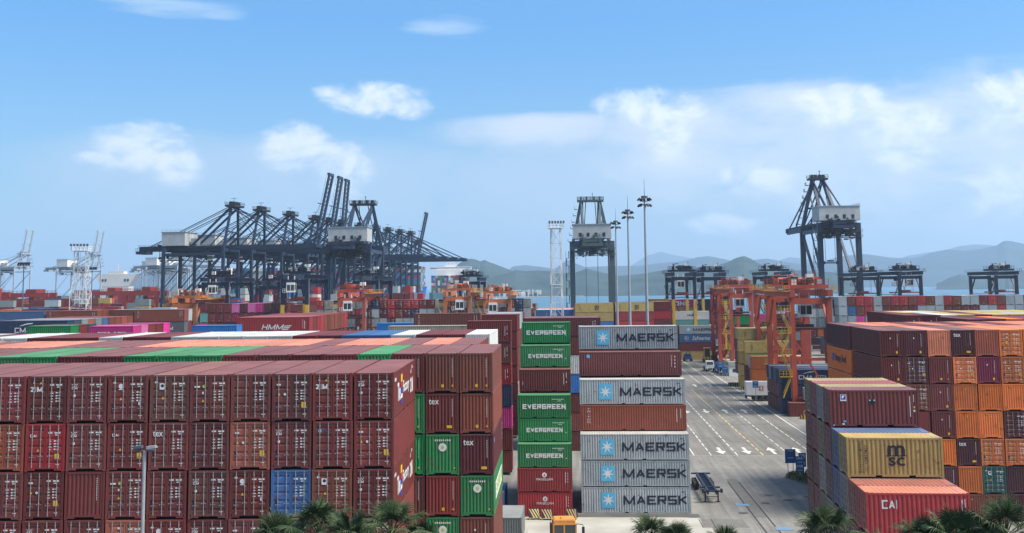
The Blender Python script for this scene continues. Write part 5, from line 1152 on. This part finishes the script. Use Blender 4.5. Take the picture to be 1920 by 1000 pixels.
def tower(x0, Y, w0, w1, top, label, zw=None):
    o = thing('lattice_tower', label, 'lattice tower', (x0, Y, 0), R(8), 'white lattice towers'); b = MB()
    zc = zw or 1e9
    def hw(z): return w0 / 2 + (w1 / 2 - w0 / 2) * z / top if not zw else (w0 / 2 if z < zw else w1 / 2)
    n = int(top / 4)
    for k in range(n):
        z0, z1 = top * k / n, top * (k + 1) / n; a, c = hw(z0 + .01), hw(z1 - .01)
        P0 = [(-a, -a, z0), (a, -a, z0), (a, a, z0), (-a, a, z0)]; P1 = [(-c, -c, z1), (c, -c, z1), (c, c, z1), (-c, c, z1)]
        for i in range(4):
            b.bar(P0[i], P1[i], .26); b.bar(P1[i], P1[(i + 1) % 4], .17); b.bar(P0[i], P1[(i + 1) % 4], .13) if k % 2 else b.bar(P0[(i + 1) % 4], P1[i], .13)
    part(b, 'lattice', M['towerw'], o); b = MB()
    w = hw(top) + .7; b.box(-w, w, -w, w, top, top + .15)
    for s in (((-w, -w), (w, -w)), ((w, -w), (w, w)), ((w, w), (-w, w)), ((-w, w), (-w, -w))): b.rail((*s[0], top + .15), (*s[1], top + .15), 1.3, .14, 1.0)
    b.box(-w * .8, w * .8, -w * .8, w * .8, top * .62, top * .62 + .15); part(b, 'platform', M['white'], o)
    for k in range(6): b = MB(); x = -w + k * w / 2.5; b.cbox((x, -w - .3, top + 1.8), .5, .6, .6); b.bar((x, -w, top + 1.2), (x, -w, top + 1.8), .1); part(b, 'floodlight', M['galvd'], o)
    b = MB(); b.bar((-.9, 0, 0), (-.9, 0, top), .1); b.bar((-.4, 0, 0), (-.4, 0, top), .1); [b.bar((-.9, 0, k * .6), (-.4, 0, k * .6), .07) for k in range(int(top / .6))]; part(b, 'ladder', M['white'], o)
MB.K = .72
tower(-5.9, 300, 3.7, 2.6, 41.6, 'slim white lattice tower at the centre, left of the green grey crane')
tower(-144.0, 300, 4.6, 3.2, 37.0, 'white lattice tower at the left with a wider lower section', zw=26)
tower(-219, 460, 3.5, 3, 32, 'thin white lattice tower between the pale blue cranes')
MB.K = 1.0
p = at(271, 845, 55); o = thing('street_lamp', 'tall grey lamp post with two floodlights in front of the near left stack', 'street lamp', (p.x, 55, 0))
b = MB(); b.tube([(0, 0, 0), (0, 0, p.z)], .115, 12, r2=.085); part(b, 'pole', M['galv'], o)
b = MB(); b.bar((-.38, 0, p.z - .02), (.55, 0, p.z - .02), .06); part(b, 'arm', M['galvd'], o)
for sx, mm in ((-.32, 'galvd'), (.40, 'galv')):
    b = MB(); b.bar((sx - .22, -.1, p.z + .16), (sx + .24, -.1, p.z + .22), .26, .14); b.bar((sx + .1, 0, p.z), (sx + .1, 0, p.z + .15), .05); b.box(sx - .18, sx + .18, -.2, .0, p.z + .06, p.z + .10); part(b, 'floodlight', M[mm], o)

# ------------------------------------------------------------------ ships
def ship(label, X, Y, rz, L, B, hullm, dz, name=None, deck=None, bridge=None, tiers=8, bridge_h=30):
    o = thing('container_ship', label, 'container ship', (X, Y, -3), rz, 'ships at the quays'); b = MB(); n = 22; V = []
    secs = []
    for i in range(n + 1):
        t = i / n; x = -L / 2 + L * t; f = 1 - max(0, (t - .86) / .14) ** 2.2; f2 = 1 - max(0, (t - .72) / .28) ** 1.4 if t > .72 else 1; f2 = max(f2, .02); f = max(f, .04)
        st = 1 if t > .05 else .82; sh = dz + max(0, (t - .85)) * 26
        secs.append([(x - (1 - t) * 0, -B / 2 * f2 * .8 * st, -2), (x, -B / 2 * f2 * st, dz * .35), (x + (4 if t > .9 else 0), -B / 2 * f * st, sh), (x + (4 if t > .9 else 0), B / 2 * f * st, sh), (x, B / 2 * f2 * st, dz * .35), (x, B / 2 * f2 * .8 * st, -2)])
    for s0, s1 in zip(secs, secs[1:]):
        for k in range(5): b.quad(s0[k], s1[k], s1[k + 1], s0[k + 1])
    b.poly(secs[0][::-1]); b.poly(secs[-1]); part(b, 'hull', hullm, o)
    if name: b = MB(); add_text(b, name, L * .18, dz * .58, L * .52, dz * .38, 0, .04, y=-B / 2 - .3); part(b, 'lettering', M['white'], o)
    if deck:
        rr_ = random.Random(int(Y)); V = []; Fs = []; cl = []; off = 0; b = MB()
        x = deck[0]
        while x < deck[1]:
            nc = int(B / 2.52) - 1; 
            for c in range(nc):
                for t in range(tiers - rr_.choice((0, 0, 0, 1))):
                    y0 = -nc * 1.26 + c * 2.52; i0 = len(b.v); b.box(x, x + 12.2, y0, y0 + 2.44, dz + t * 2.9, dz + t * 2.9 + 2.8); q = CC[rr_.choice('mmbbrrnnuuUwwHGtg')][0]; cl += [tuple(q) + (1,)] * 8
            x += 13.6
        me = b.mesh('deck_containers', [M['far']]); a_ = me.color_attributes.new('Col', 'FLOAT_COLOR', 'POINT'); a_.data.foreach_set('color', np.array(cl, dtype=np.float32).ravel()); q = link('deck_containers', me, o); q['kind'] = 'stuff'
    if bridge is not None:
        b = MB(); hb = dz + bridge_h; b.box(bridge - 7, bridge + 5, -B * .34, B * .34, dz, hb - 3); b.box(bridge - 5, bridge + 5, -B / 2 - .5, B / 2 + .5, hb - 3.4, hb); br = part(b, 'bridge', M['white'], o)
        b = MB(); b.box(bridge - 5.1, bridge + 5.1, -B / 2 + 1, B / 2 - 1, hb - 2, hb - 1); part(b, 'window', M['glass'], br)
        b = MB(); b.box(bridge - 3, bridge + 2, -6, 6, hb, hb + 3); b.bar((bridge, 0, hb + 3), (bridge, 0, hb + 14), .8, .8); b.bar((bridge, -6, hb + 8), (bridge, 6, hb + 8), .5, .5); b.bar((bridge, -4, hb + 11), (bridge, 4, hb + 11), .4, .4); b.bar((bridge, -9, hb), (bridge, 0, hb + 8), .4, .4); b.bar((bridge, 9, hb), (bridge, 0, hb + 8), .4, .4); part(b, 'radar_mast', M['white'], o)
hb_ = mat('ship hull blue', (.03, .17, .50), .5, var=.08, scale=.05); ht_ = mat('ship hull teal', (.07, .16, .17), .6, var=.12, scale=.05); hw_ = mat('ship hull white', (.6, .6, .58), .6, var=.1, scale=.05)
p = at(798, 550, 1000); ship('blue hulled COSCO SHIPPING vessel loaded with containers behind the left quay cranes', p.x - 112, 1010, R(2), 215, 46, hb_, 25.5, 'COSCO SHIPPING', deck=(-95, 98), bridge=40, tiers=8, bridge_h=33)
p = at(818, 550, 1240); ship('teal hulled container ship in the haze right of the blue one', p.x + 6, 1330, R(97), 230, 50, ht_, 22, None, deck=(-100, 60), bridge=-60, tiers=7, bridge_h=31)
p = at(216, 530, 1040); o = thing('container_ship', 'white ship bridge with wide wings between the far left cranes', 'container ship', (p.x, 1040, -3), 0, 'ships at the quays')
b = MB(); b.poly([(-22, 0, 45.5), (-14, 0, 33), (14, 0, 33), (22, 0, 45.5)]); b.poly([(-22, 12, 45.5), (-22, 0, 45.5), (-14, 0, 33), (-14, 12, 33)]); b.poly([(22, 0, 45.5), (22, 12, 45.5), (14, 12, 33), (14, 0, 33)]); b.poly([(-22, 0, 45.5), (22, 0, 45.5), (22, 12, 45.5), (-22, 12, 45.5)]); b.box(-14, 14, 0.2, 11.8, 14, 33); b.box(-8, 8, 1, 10, 45.5, 48); b.bar((0, 5, 48), (0, 5, 55), .8, .8); b.bar((-5, 5, 50), (5, 5, 50), .6, .6); part(b, 'bridge', hw_, o)
b = MB(); [b.box(x - 1, x + 1, -.2, 0, 38, 40.5) for x in (-13, -10, 10, 13)]; part(b, 'window', M['glass'], o); b = MB(); b.box(-14, 14, 0, 60, 0, 18); part(b, 'hull', ht_, o)
p = at(215, 535, 1000); ship('green hulled ship with few deck containers, far left', p.x, 1090, 0, 190, 30, ht_, 24, None, deck=(-80, 60), tiers=2, bridge=None)

# ------------------------------------------------------------------ road side things
def chassis(x, y, label, L=12.2):
    o = thing('container_trailer', label, 'trailer', (x, y, 0), 0, 'empty container trailers'); nv = mat('trailer navy', (.012, .02, .045), .5, var=.2) if 'trailer navy' not in bpy.data.materials else bpy.data.materials['trailer navy']
    b = MB()
    for sx in (-.5, .5): b.box(sx - .09, sx + .09, 0, L, 1.02, 1.42); b.box(sx - .13, sx + .13, 0, L, 1.42, 1.46)
    for k in range(16): yy = .5 + k * (L - 1) / 15; b.box(-.41, .41, yy - .07, yy + .07, 1.25, 1.36)
    for yy in (.15, 2.6, L - .2): b.box(-1.2, 1.2, yy - .13, yy + .13, 1.3, 1.46)
    part(b, 'frame', nv, o)
    for sx in (-.75, .75): b = MB(); b.box(sx - .08, sx + .08, .9, 1.06, .08, 1.25); b.box(sx - .22, sx + .22, .78, 1.18, 0, .08); part(b, 'landing_leg', M['dark'], o)
    b = MB(); b.box(-.7, .7, .95, 1.02, .55, .62); b.box(-1.2, -.95, .1, .5, 1.2, 1.62); b.box(.95, 1.2, .1, .5, 1.2, 1.62); part(b, 'brace', nv, o)
    for yy in (8.6, 9.9, 11.2):
        for sx in (-.95, .95): b = MB(); b.tube([(sx - .28, yy, .5), (sx + .28, yy, .5)], .5, 14); part(b, 'wheel', M['tyre'], o)
chassis(15.3, 127.4, 'empty navy skeletal container trailer parked beside the grey stack')
def barrier(x, y, rz, label):
    o = thing('striped_barrier', label, 'barrier', (x, y, 0), rz, 'striped barriers before the red containers'); b = MB(); w = 1.25
    b.poly([(-w / 2, -.35, .22), (w / 2, -.35, .22), (w / 2 - .06, -.02, 1.15), (-w / 2 + .06, -.02, 1.15)]); b.poly([(w / 2, .35, .22), (-w / 2, .35, .22), (-w / 2 + .06, .02, 1.15), (w / 2 - .06, .02, 1.15)]); b.box(-w / 2 + .06, w / 2 - .06, -.05, .05, 1.1, 1.18)
    b.poly([(-w / 2, .35, .22), (-w / 2, -.35, .22), (-w / 2 + .06, 0, 1.15)]); b.poly([(w / 2, -.35, .22), (w / 2, .35, .22), (w / 2 - .06, 0, 1.15)]); part(b, 'panel', M['dark'], o)
    b = MB()
    for k in range(4):
        x0 = -w / 2 + .02 + k * .31
        P = [(x0, .24), (x0 + .16, .24), (min(x0 - .22 + .16 + .0, w / 2), 1.12), (x0 - .22, 1.12)]
        P = [(max(-w / 2 + .02, min(w / 2 - .02, a)), c) for a, c in [(x0 + .48, .24), (x0 + .64, .24), (x0 + .10, 1.12), (x0 - .06, 1.12)]]
        b.poly([(a, -.35 + (c - .22) / .93 * .33 - .012, c) for a, c in P])
    part(b, 'stripe', mat('barrier cream', (.52, .40, .20), .7, var=.15) if 'barrier cream' not in bpy.data.materials else bpy.data.materials['barrier cream'], o)
    for sx in (-w / 2 + .1, w / 2 - .1): b = MB(); b.box(sx - .06, sx + .06, -.4, .4, 0, .24); part(b, 'foot', M['yellow'], o)
barrier(-5.15, 118.9, R(6), 'black and cream striped barrier, leftmost of the three'); barrier(-3.75, 118.7, R(-4), 'black and cream striped barrier beside the leftmost one'); barrier(-1.05, 118.9, R(-12), 'black and cream striped barrier standing apart at the right corner of the red containers')
# terminal tractor, only its top in the picture
def tractor(x, y):
    o = thing('terminal_tractor', 'orange yellow tractor cab cut by the bottom edge of the picture', 'tractor', (x, y, 0), R(4)); oy = mat('tractor orange', (.55, .25, .06), .5, var=.15, rust=.3)
    b = MB()
    b.box(-1.15, 1.15, 0, 2.1, 1.0, 1.75)
    P = [(-1.1, 1.75), (1.1, 1.75)]
    for xx in (-1.06, -.05, 1.06): b.box(xx - .07, xx + .07, 0, .12, 1.75, 2.85)
    for xx in (-1.06, 1.06): b.box(xx - .07, xx + .07, 1.95, 2.1, 1.75, 2.85)
    b.box(-1.13, 1.13, 0, 2.1, 2.85, 2.95); b.box(-1.05, 1.0, .08, 2.0, 2.95, 3.25); b.box(-.95, .9, .2, 1.9, 3.25, 3.32); b.box(.1, 1.0, .0, .1, 1.75, 1.95); cabm = part(b, 'cab', oy, o)
    b = MB(); b.box(-1.0, 1.0, .05, 1.98, 1.76, 2.84); part(b, 'window', M['glass'], cabm)
    b = MB(); b.box(-1.4, -1.18, -.1, .5, 1.8, 3.0); part(b, 'exhaust', M['dark'], o)
    for s in (1,): b = MB(); b.tube([(1.1, 0, 2.95), (1.7, -.3, 2.95), (1.75, -.3, 2.7)], .035, 6); b.box(1.6, 1.86, -.36, -.26, 2.0, 2.75); part(b, 'mirror', M['dark'], o)
    b = MB(); b.box(-1.2, 1.2, -3.2, 2.6, .6, .95); b.box(-.5, .5, -3.2, 0, .95, 1.15); part(b, 'chassis', M['dark'], o)
    for yy in (1.6, -2.2):
        for xx in (-1.0, 1.0): b = MB(); b.tube([(xx - .2, yy, .52), (xx + .2, yy, .52)], .52, 14); part(b, 'wheel', M['tyre'], o)
    b = MB(); b.tube([(-.3, .6, 3.32), (-.3, .6, 3.5)], .09, 10); part(b, 'beacon', M['yellow'], o)
tractor(-1.6, 103.0)
b = MB(); b.box(-1.4, 1.4, -2.2, 2.2, .1, .35); b.box(-1.4, -1.25, -2.2, 2.2, .35, 1.1); [b.box(-1.2 + k * .6, -.9 + k * .6, -2.23, -2.2, .12, .33) for k in range(4)]; b.box(1.0, 1.15, 1.9, 2.1, .35, 1.9); b.box(-1.2, 1.2, -.2, .2, .35, .6)
o = link('flat_rack', b.mesh('flat_rack', [M['concrete']]), loc=(-4.2, 107.0, 0)); tag(o, 'low grey steel flat rack lying on the apron left of the orange yellow tractor', 'flat rack')
# blue direction signs on an island
def sign(x, y, w, h, z, label, rows_, rz=0, post='galv'):
    o = thing('direction_sign', label, 'sign', (x, y, 0), rz, 'blue direction signs'); b = MB(); b.box(-w / 2, w / 2, -.04, .04, z, z + h); pn = part(b, 'panel', M['blues'], o)
    b = MB(); n = len(rows_)
    for k, r_ in enumerate(rows_):
        zz = z + h - h * (k + .5) / n
        if r_ == '#': rect(b, 0, zz, w * .6, h / n * .6, 0, -.05)
        elif r_ == '-': rect(b, 0, zz, w * .55, .07, 0, -.05)
        elif r_: add_text(b, r_, 0, zz, w * .72, h / n * .62, 0, .03, y=-.05)
    part(b, 'lettering', M['mark'], pn)
    for sx in ((-w * .25, w * .25) if w > 1.2 else (0,)): b = MB(); b.tube([(sx, .06, 0), (sx, .06, z + .1)], .05, 8); part(b, 'post', M[post], o)
M['blues'] = mat('sign blue', (.015, .10, .26), .5, var=.15)
sign(27.5, 143.6, 1.4, 1.8, 1.95, 'weathered blue sign board with a leaning post, leftmost of the roadside group', ['-', '', '-', ''], R(6)); sign(28.3, 141.6, 1.05, 2.0, 1.15, 'narrow blue sign with white letter codes, standing in front of the other two', ['1AA', '-', '1AR', '-'], R(-4)); sign(29.0, 143.4, .95, 1.8, 1.5, 'small blue sign at the right of the group, partly hidden', ['3', '3'], R(-6))
def leaf_blob(name, cx, cy, r, h, n, m, seed, label, cat, grp=None, size=.22):
    rl = random.Random(seed); b = MB()
    for k in range(n):
        a = rl.uniform(0, 6.283); q = rl.random() ** .5 * r; zt = h * (1 - (q / r) ** 2 * .8) * rl.uniform(.35, 1.1); p = Vector((q * math.cos(a), q * math.sin(a), zt)); u = Vector((rl.uniform(-1, 1), rl.uniform(-1, 1), rl.uniform(.1, 1.4))).normalized() * size * rl.uniform(.7, 1.8); v = Vector((rl.uniform(-1, 1), rl.uniform(-1, 1), rl.uniform(-.3, .3))).normalized() * size * .35
        b.poly([tuple(p), tuple(p + u * .5 + v), tuple(p + u), tuple(p + u * .5 - v)])
    b2 = MB(); [b2.bar((0, 0, 0), (r * .5 * math.cos(k), r * .5 * math.sin(k), h * .8), .06, w2=.4) for k in range(7)]
    o = thing(name, label, cat, (cx, cy, 0), 0, grp); part(b, 'foliage', m, o); part(b2, 'stem', M['trunk'], o)
leaf_blob('bush', 30.0, 141.0, 2.2, 1.5, 1500, M['bush'], 1, 'yellow green bush around the foot of the blue signs', 'bush'); leaf_blob('bush', 28.3, 143.8, 1.5, .8, 700, M['bush'], 2, 'low dry bush behind the blue sign posts', 'bush')
# trailer truck with white box
def boxtrailer(x, y):
    o = thing('box_trailer', 'white box trailer with red YANG MING lettering parked beside the road', 'trailer', (x, y, 0), 0); b = MB(); b.box(0, 12.2, 0, 2.44, 1.3, 4.2); 
    for k in range(41): b.box(.15 + k * .295, .22 + k * .295, -.03, 0, 1.45, 4.05)
    bd = part(b, 'box', M['white'], o); b = MB(); rect(b, 3.2, 2.8, .9, 1.0, 0, -.06); rect(b, 3.2, 2.8, .3, .8, 1, -.07); rect(b, 3.2, 2.8, .7, .16, 1, -.07); add_text(b, 'YANG MING', 7.6, 2.8, 6.4, .85, 0, .04, y=-.05); part(b, 'lettering', [M['redm'], M['white']], bd)
    b = MB(); b.box(0, 12.2, .4, .7, .95, 1.3); b.box(0, 12.2, 1.7, 2.0, .95, 1.3); b.box(0, .1, 0, 2.44, .5, 1.3); part(b, 'chassis', M['dark'], o)
    for xx in (1.9, 3.2, 4.5):
        for yy in (.3, 2.1): b = MB(); b.tube([(xx, yy - .28, .52), (xx, yy + .28, .52)], .52, 14); part(b, 'wheel', M['tyre'], o)
boxtrailer(36.3, 236)
b = MB(); b.box(0, 4.6, 0, 12, 0, 2.7); o = thing('site_shed', 'grey white shed between the road and the red crane leg', 'shed', (41.6, 300, 0)); part(b, 'wall', M['white'], o)
b = MB(); b.box(-.2, 4.8, -.2, 12.2, 2.7, 3.9) ; b.box(.2, 4.4, .3, 11.7, 3.92, 3.95); part(b, 'roof', M['concrete'], o)
b = MB(); b.box(-.05, 0, 2, 3.2, .1, 2.1); b.box(-.05, 0, 5, 6.4, .1, 2.1); part(b, 'door', M['galv'], o); b = MB(); b.box(-.05, 0, 8, 9.4, 1.1, 2.0); b.box(1, 2.2, -.05, 0, 1.1, 2.0); part(b, 'window', M['glass'], o)
sign(38.6, 286, 1.4, 1.4, 2.2, 'small square blue sign on a post before the shed', ['-', '']); sign(39.3, 300, 1.8, 1.6, 2.4, 'double blue sign in front of the shed', ['-', '-'])
sign(37.8, 233, 1.2, 1.4, 3.2, 'blue sign in front of the white trailer, red lettering behind it', ['-', '-'])
def truck(x, y, cm, label, s=1.0):
    o = thing('truck', label, 'truck', (x, y, 0), 0, 'vehicles at the far end of the road'); c = M[cm]; b = MB()
    b.box(-1.2, 1.2, 0, 2.2, .8, 1.9); b.poly([(-1.15, .05, 1.9), (1.15, .05, 1.9), (1.1, .35, 3.0), (-1.1, .35, 3.0)]); b.box(-1.1, 1.1, .35, 2.2, 1.9, 3.05); q = part(b, 'cab', c, o)
    b = MB(); b.poly([(-1.0, .03, 1.98), (1.0, .03, 1.98), (.95, .30, 2.85), (-.95, .30, 2.85)]); b.box(-1.12, 1.12, .7, 1.7, 2.1, 2.75); part(b, 'window', M['glass'], q)
    b = MB(); b.box(-.5, .5, 0, 7.5, .6, .95); b.box(-1.2, 1.2, 3, 7.4, .95, 1.1); part(b, 'chassis', M['dark'], o)
    for yy in (.9, 5.2, 6.4):
        for xx in (-1.0, 1.0): b = MB(); b.tube([(xx - .15, yy, .5), (xx + .15, yy, .5)], .5, 12); part(b, 'wheel', M['tyre'], o)
    for xx in (-.85, .85): b = MB(); b.box(xx - .2, xx + .2, -.05, 0, .95, 1.2); part(b, 'headlight', M['white'], q)
truck(38.3, 316, 'white', 'small white truck facing the camera near the shed'); truck(40.4, 311, 'blues', 'dark blue green truck beside the small white truck')
def forklift(x, y, cm, label, h=3.6):
    o = thing('forklift', label, 'forklift', (x, y, 0), 0, 'vehicles at the far end of the road'); b = MB(); b.box(-1.2, 1.2, 0, 3, .7, 1.8); b.box(-1.0, 1.0, 2.2, 3.2, 1.0, 2.3)
    part(b, 'body', M[cm], o); b = MB()
    for xx in (-1, 1):
        b.bar((xx, .4, 1.8), (xx * .9, .5, h), .14); b.bar((xx, 2.2, 1.8), (xx * .9, 2.1, h), .14)
    b.box(-1.1, 1.1, .3, 2.3, h, h + .15); part(b, 'cab_frame', M[cm], o); b = MB()
    for xx in (-.55, .55): b.box(xx - .09, xx + .09, -.35, -.15, .1, h + 1.0)
    b.box(-.6, .6, -.35, -.2, h + .9, h + 1); b.box(-.7, -.5, -1.5, -.3, .15, .25); b.box(.5, .7, -1.5, -.3, .15, .25); part(b, 'mast', M['dark'], o)
    for yy in (.5, 2.4):
        for xx in (-1.15, 1.15): b = MB(); b.tube([(xx - .25, yy, .6), (xx + .25, yy, .6)], .6, 14); part(b, 'wheel', M['tyre'], o)
    b = MB(); b.box(-.9, .9, .6, 2.0, 1.85, h - .1); part(b, 'window', M['glass'], o)
forklift(42.0, 352, 'yellow', 'yellow heavy forklift in front of the stack at the end of the road', 4.6); forklift(36.3, 358, 'blue', 'small blue forklift at the left of the road end', 2.3)
for k, (x, y, lab) in enumerate(((40.6, 262, 'dark bollard beside the roadside yellow stack'), (38.9, 272, 'dark tyre stack at the kerb near the shed sign'), (43.0, 205.5, 'striped kerb block under the largest orange crane'))):
    o = thing('kerb_block', lab, 'kerb block', (x, y, 0)); b = MB(); b.box(-1.5, 1.5, -.4, .4, 0, .8); part(b, 'block', M['dark'], o); b = MB(); [b.poly([(-1.4 + j * .6, -.41, .05), (-1.15 + j * .6, -.41, .05), (-1.3 + j * .6, -.41, .75), (-1.55 + j * .6 if j else -1.48, -.41, .75)]) for j in range(5)]; part(b, 'stripe', M['yellow'], o)
b = MB()
for k in range(7): b.bar((42 + k * 1.2, 204.5, 0), (42 + k * 1.2, 204.5, 1.6), .09)
b.bar((42, 204.5, 1.6), (49.2, 204.5, 1.6), .09); b.bar((42, 204.5, .8), (49.2, 204.5, .8), .07); tag(link('guard_rail', b.mesh('guard_rail', [M['yellow']])), 'yellow guard rail before the wheels of the largest orange crane', 'guard rail')

# ------------------------------------------------------------------ palms in the foreground
def fan(b, base, d, upv, size, nb, rl, droop):
    """one fan leaf: petiole tip at base, blades radiating around direction d"""
    d = d.normalized(); side_ = d.cross(upv).normalized(); nrm = side_.cross(d).normalized()
    for k in range(nb):
        a = (k / (nb - 1) - .5) * R(250); L = size * (1 - .28 * abs(a) / R(125)) * rl.uniform(.88, 1.08)
        dr = (d * math.cos(a) + side_ * math.sin(a)).normalized(); w = .019 * size + .006
        cup = nrm * (.10 * L * (1 - abs(a) / R(140)))
        P = [base]; 
        for t in (.35, .68, 1.0): P.append(base + dr * L * t + cup * t - Vector((0, 0, 1)) * L * droop * t ** 2.4 * rl.uniform(.6, 1.4))
        tv = dr.cross(nrm).normalized(); W_ = (w * .25, w * 1.0, w * .8, .004)
        fold = nrm * w * .5
        for i in range(3):
            a0, a1 = P[i], P[i + 1]
            b.quad(tuple(a0 - tv * W_[i]), tuple(a0 + fold * (i > 0)), tuple(a1 + fold * (i < 2)), tuple(a1 - tv * W_[i + 1])); b.quad(tuple(a0 + fold * (i > 0)), tuple(a0 + tv * W_[i]), tuple(a1 + tv * W_[i + 1]), tuple(a1 + fold * (i < 2)))
_pv = {}
def palm_crown(seed, n=34, rad=1.5, size=.95):
    if seed in _pv: return _pv[seed]
    rl = random.Random(seed); b = MB()
    for k in range(n):
        a = k * 2.39996 + rl.uniform(-.2, .2); e = R(82) - (k / n) * R(125) + rl.uniform(-.12, .12); d = Vector((math.cos(a) * math.cos(e), math.sin(a) * math.cos(e), math.sin(e)))
        L = rad * rl.uniform(.7, 1.05); tip = d * L - Vector((0, 0, .12 * L * L)); b.bar((0, 0, 0), tuple(tip * .5 + Vector((0, 0, .05))), .04); b.bar(tuple(tip * .5 + Vector((0, 0, .05))), tuple(tip), .03, w2=.7)
        dd_ = (d + Vector((0, 0, -.25 - .4 * (k / n)))).normalized(); upv = Vector((0, 0, 1)) if abs(dd_.z) < .9 else Vector((1, 0, 0))
        fan(b, tip, dd_, upv, size * rl.uniform(.85, 1.2), 34, rl, .22 + .5 * (k / n))
    _pv[seed] = b.mesh('crown', [M['palm']]); return _pv[seed]
def palm(px, py, Y, label, seed, s=1.0, rz=0):
    p = at(px, py, Y); o = thing('palm_tree', label, 'palm tree', (p.x, Y, 0), rz, 'palms along the bottom of the picture'); zc = p.z
    b = MB(); rl = random.Random(seed * 3 + 1); lean = Vector((rl.uniform(-.4, .4), rl.uniform(-.4, .4), 0)); pts = [lean * (t / 8) ** 2 * 1 - lean + Vector((0, 0, zc * t / 8)) for t in range(9)]
    b.tube(pts, .22, 12, r2=.15)
    for k in range(int(zc / .35)): z = k * .35; q = -lean * (1 - (z / zc) ** 2); b.tube([(q.x, q.y, z), (q.x, q.y, z + .05)], .235 - .07 * z / zc, 10)
    part(b, 'trunk', M['trunk'], o); c = link('crown', palm_crown(seed % 4), o, loc=(0, 0, zc)); c.scale = (s, s, s); c.rotation_euler = (0, 0, rz)
for k, (px, py, Y, s, lab) in enumerate(((597, 1004, 42, .82, 'tallest palm in front of the near left stack, with upright centre fronds'), (522, 1025, 43, .8, 'palm at the left end of the left palm group'), (655, 1022, 40, .75, 'palm between the tallest one and the corner of the near left stack'), (735, 1002, 44, .85, 'palm in front of the corner of the near left stack'),
        (790, 1032, 45, .7, 'palm at the right end of the left palm group'), (1222, 1012, 46, .62, 'palm top before the grey container stack'), (1272, 1022, 46, .55, 'small palm top right of the one before the grey stack'), (1362, 1022, 46, .5, 'just visible palm tip at the bottom of the road'),
        (1552, 1012, 42, .74, 'palm left of the near right stack, beside the road'), (1740, 1030, 41, .75, 'palm before the red CAI container'), (1655, 1060, 43, .75, 'palm left of the one before the CAI container'), (1795, 1022, 40, .82, 'palm right of the one before the CAI container'), (1885, 1008, 40, .82, 'palm at the right edge, before the right stack'), (1838, 1035, 42, .8, 'palm between the right edge palm and the CAI container'))):
    palm(px, py, Y, lab, 5 + k * 7, s, rz=k * .9)

# ------------------------------------------------------------------ haze
hz = bpy.data.materials.new('haze'); hz.use_nodes = True; n = hz.node_tree.nodes; n.clear(); ho = n.new('ShaderNodeOutputMaterial'); pv = n.new('ShaderNodeVolumePrincipled')
pv.inputs['Density'].default_value = .000112; pv.inputs['Color'].default_value = (.52, .72, .96, 1); pv.inputs['Anisotropy'].default_value = .2
hz.node_tree.links.new(pv.outputs[0], ho.inputs['Volume'])
b = MB(); b.box(-16000, 16000, -300, 16500, -7.5, 760); h = link('haze', b.mesh('haze', [hz])); h['kind'] = 'stuff'; h['label'] = 'pale haze over the harbour'
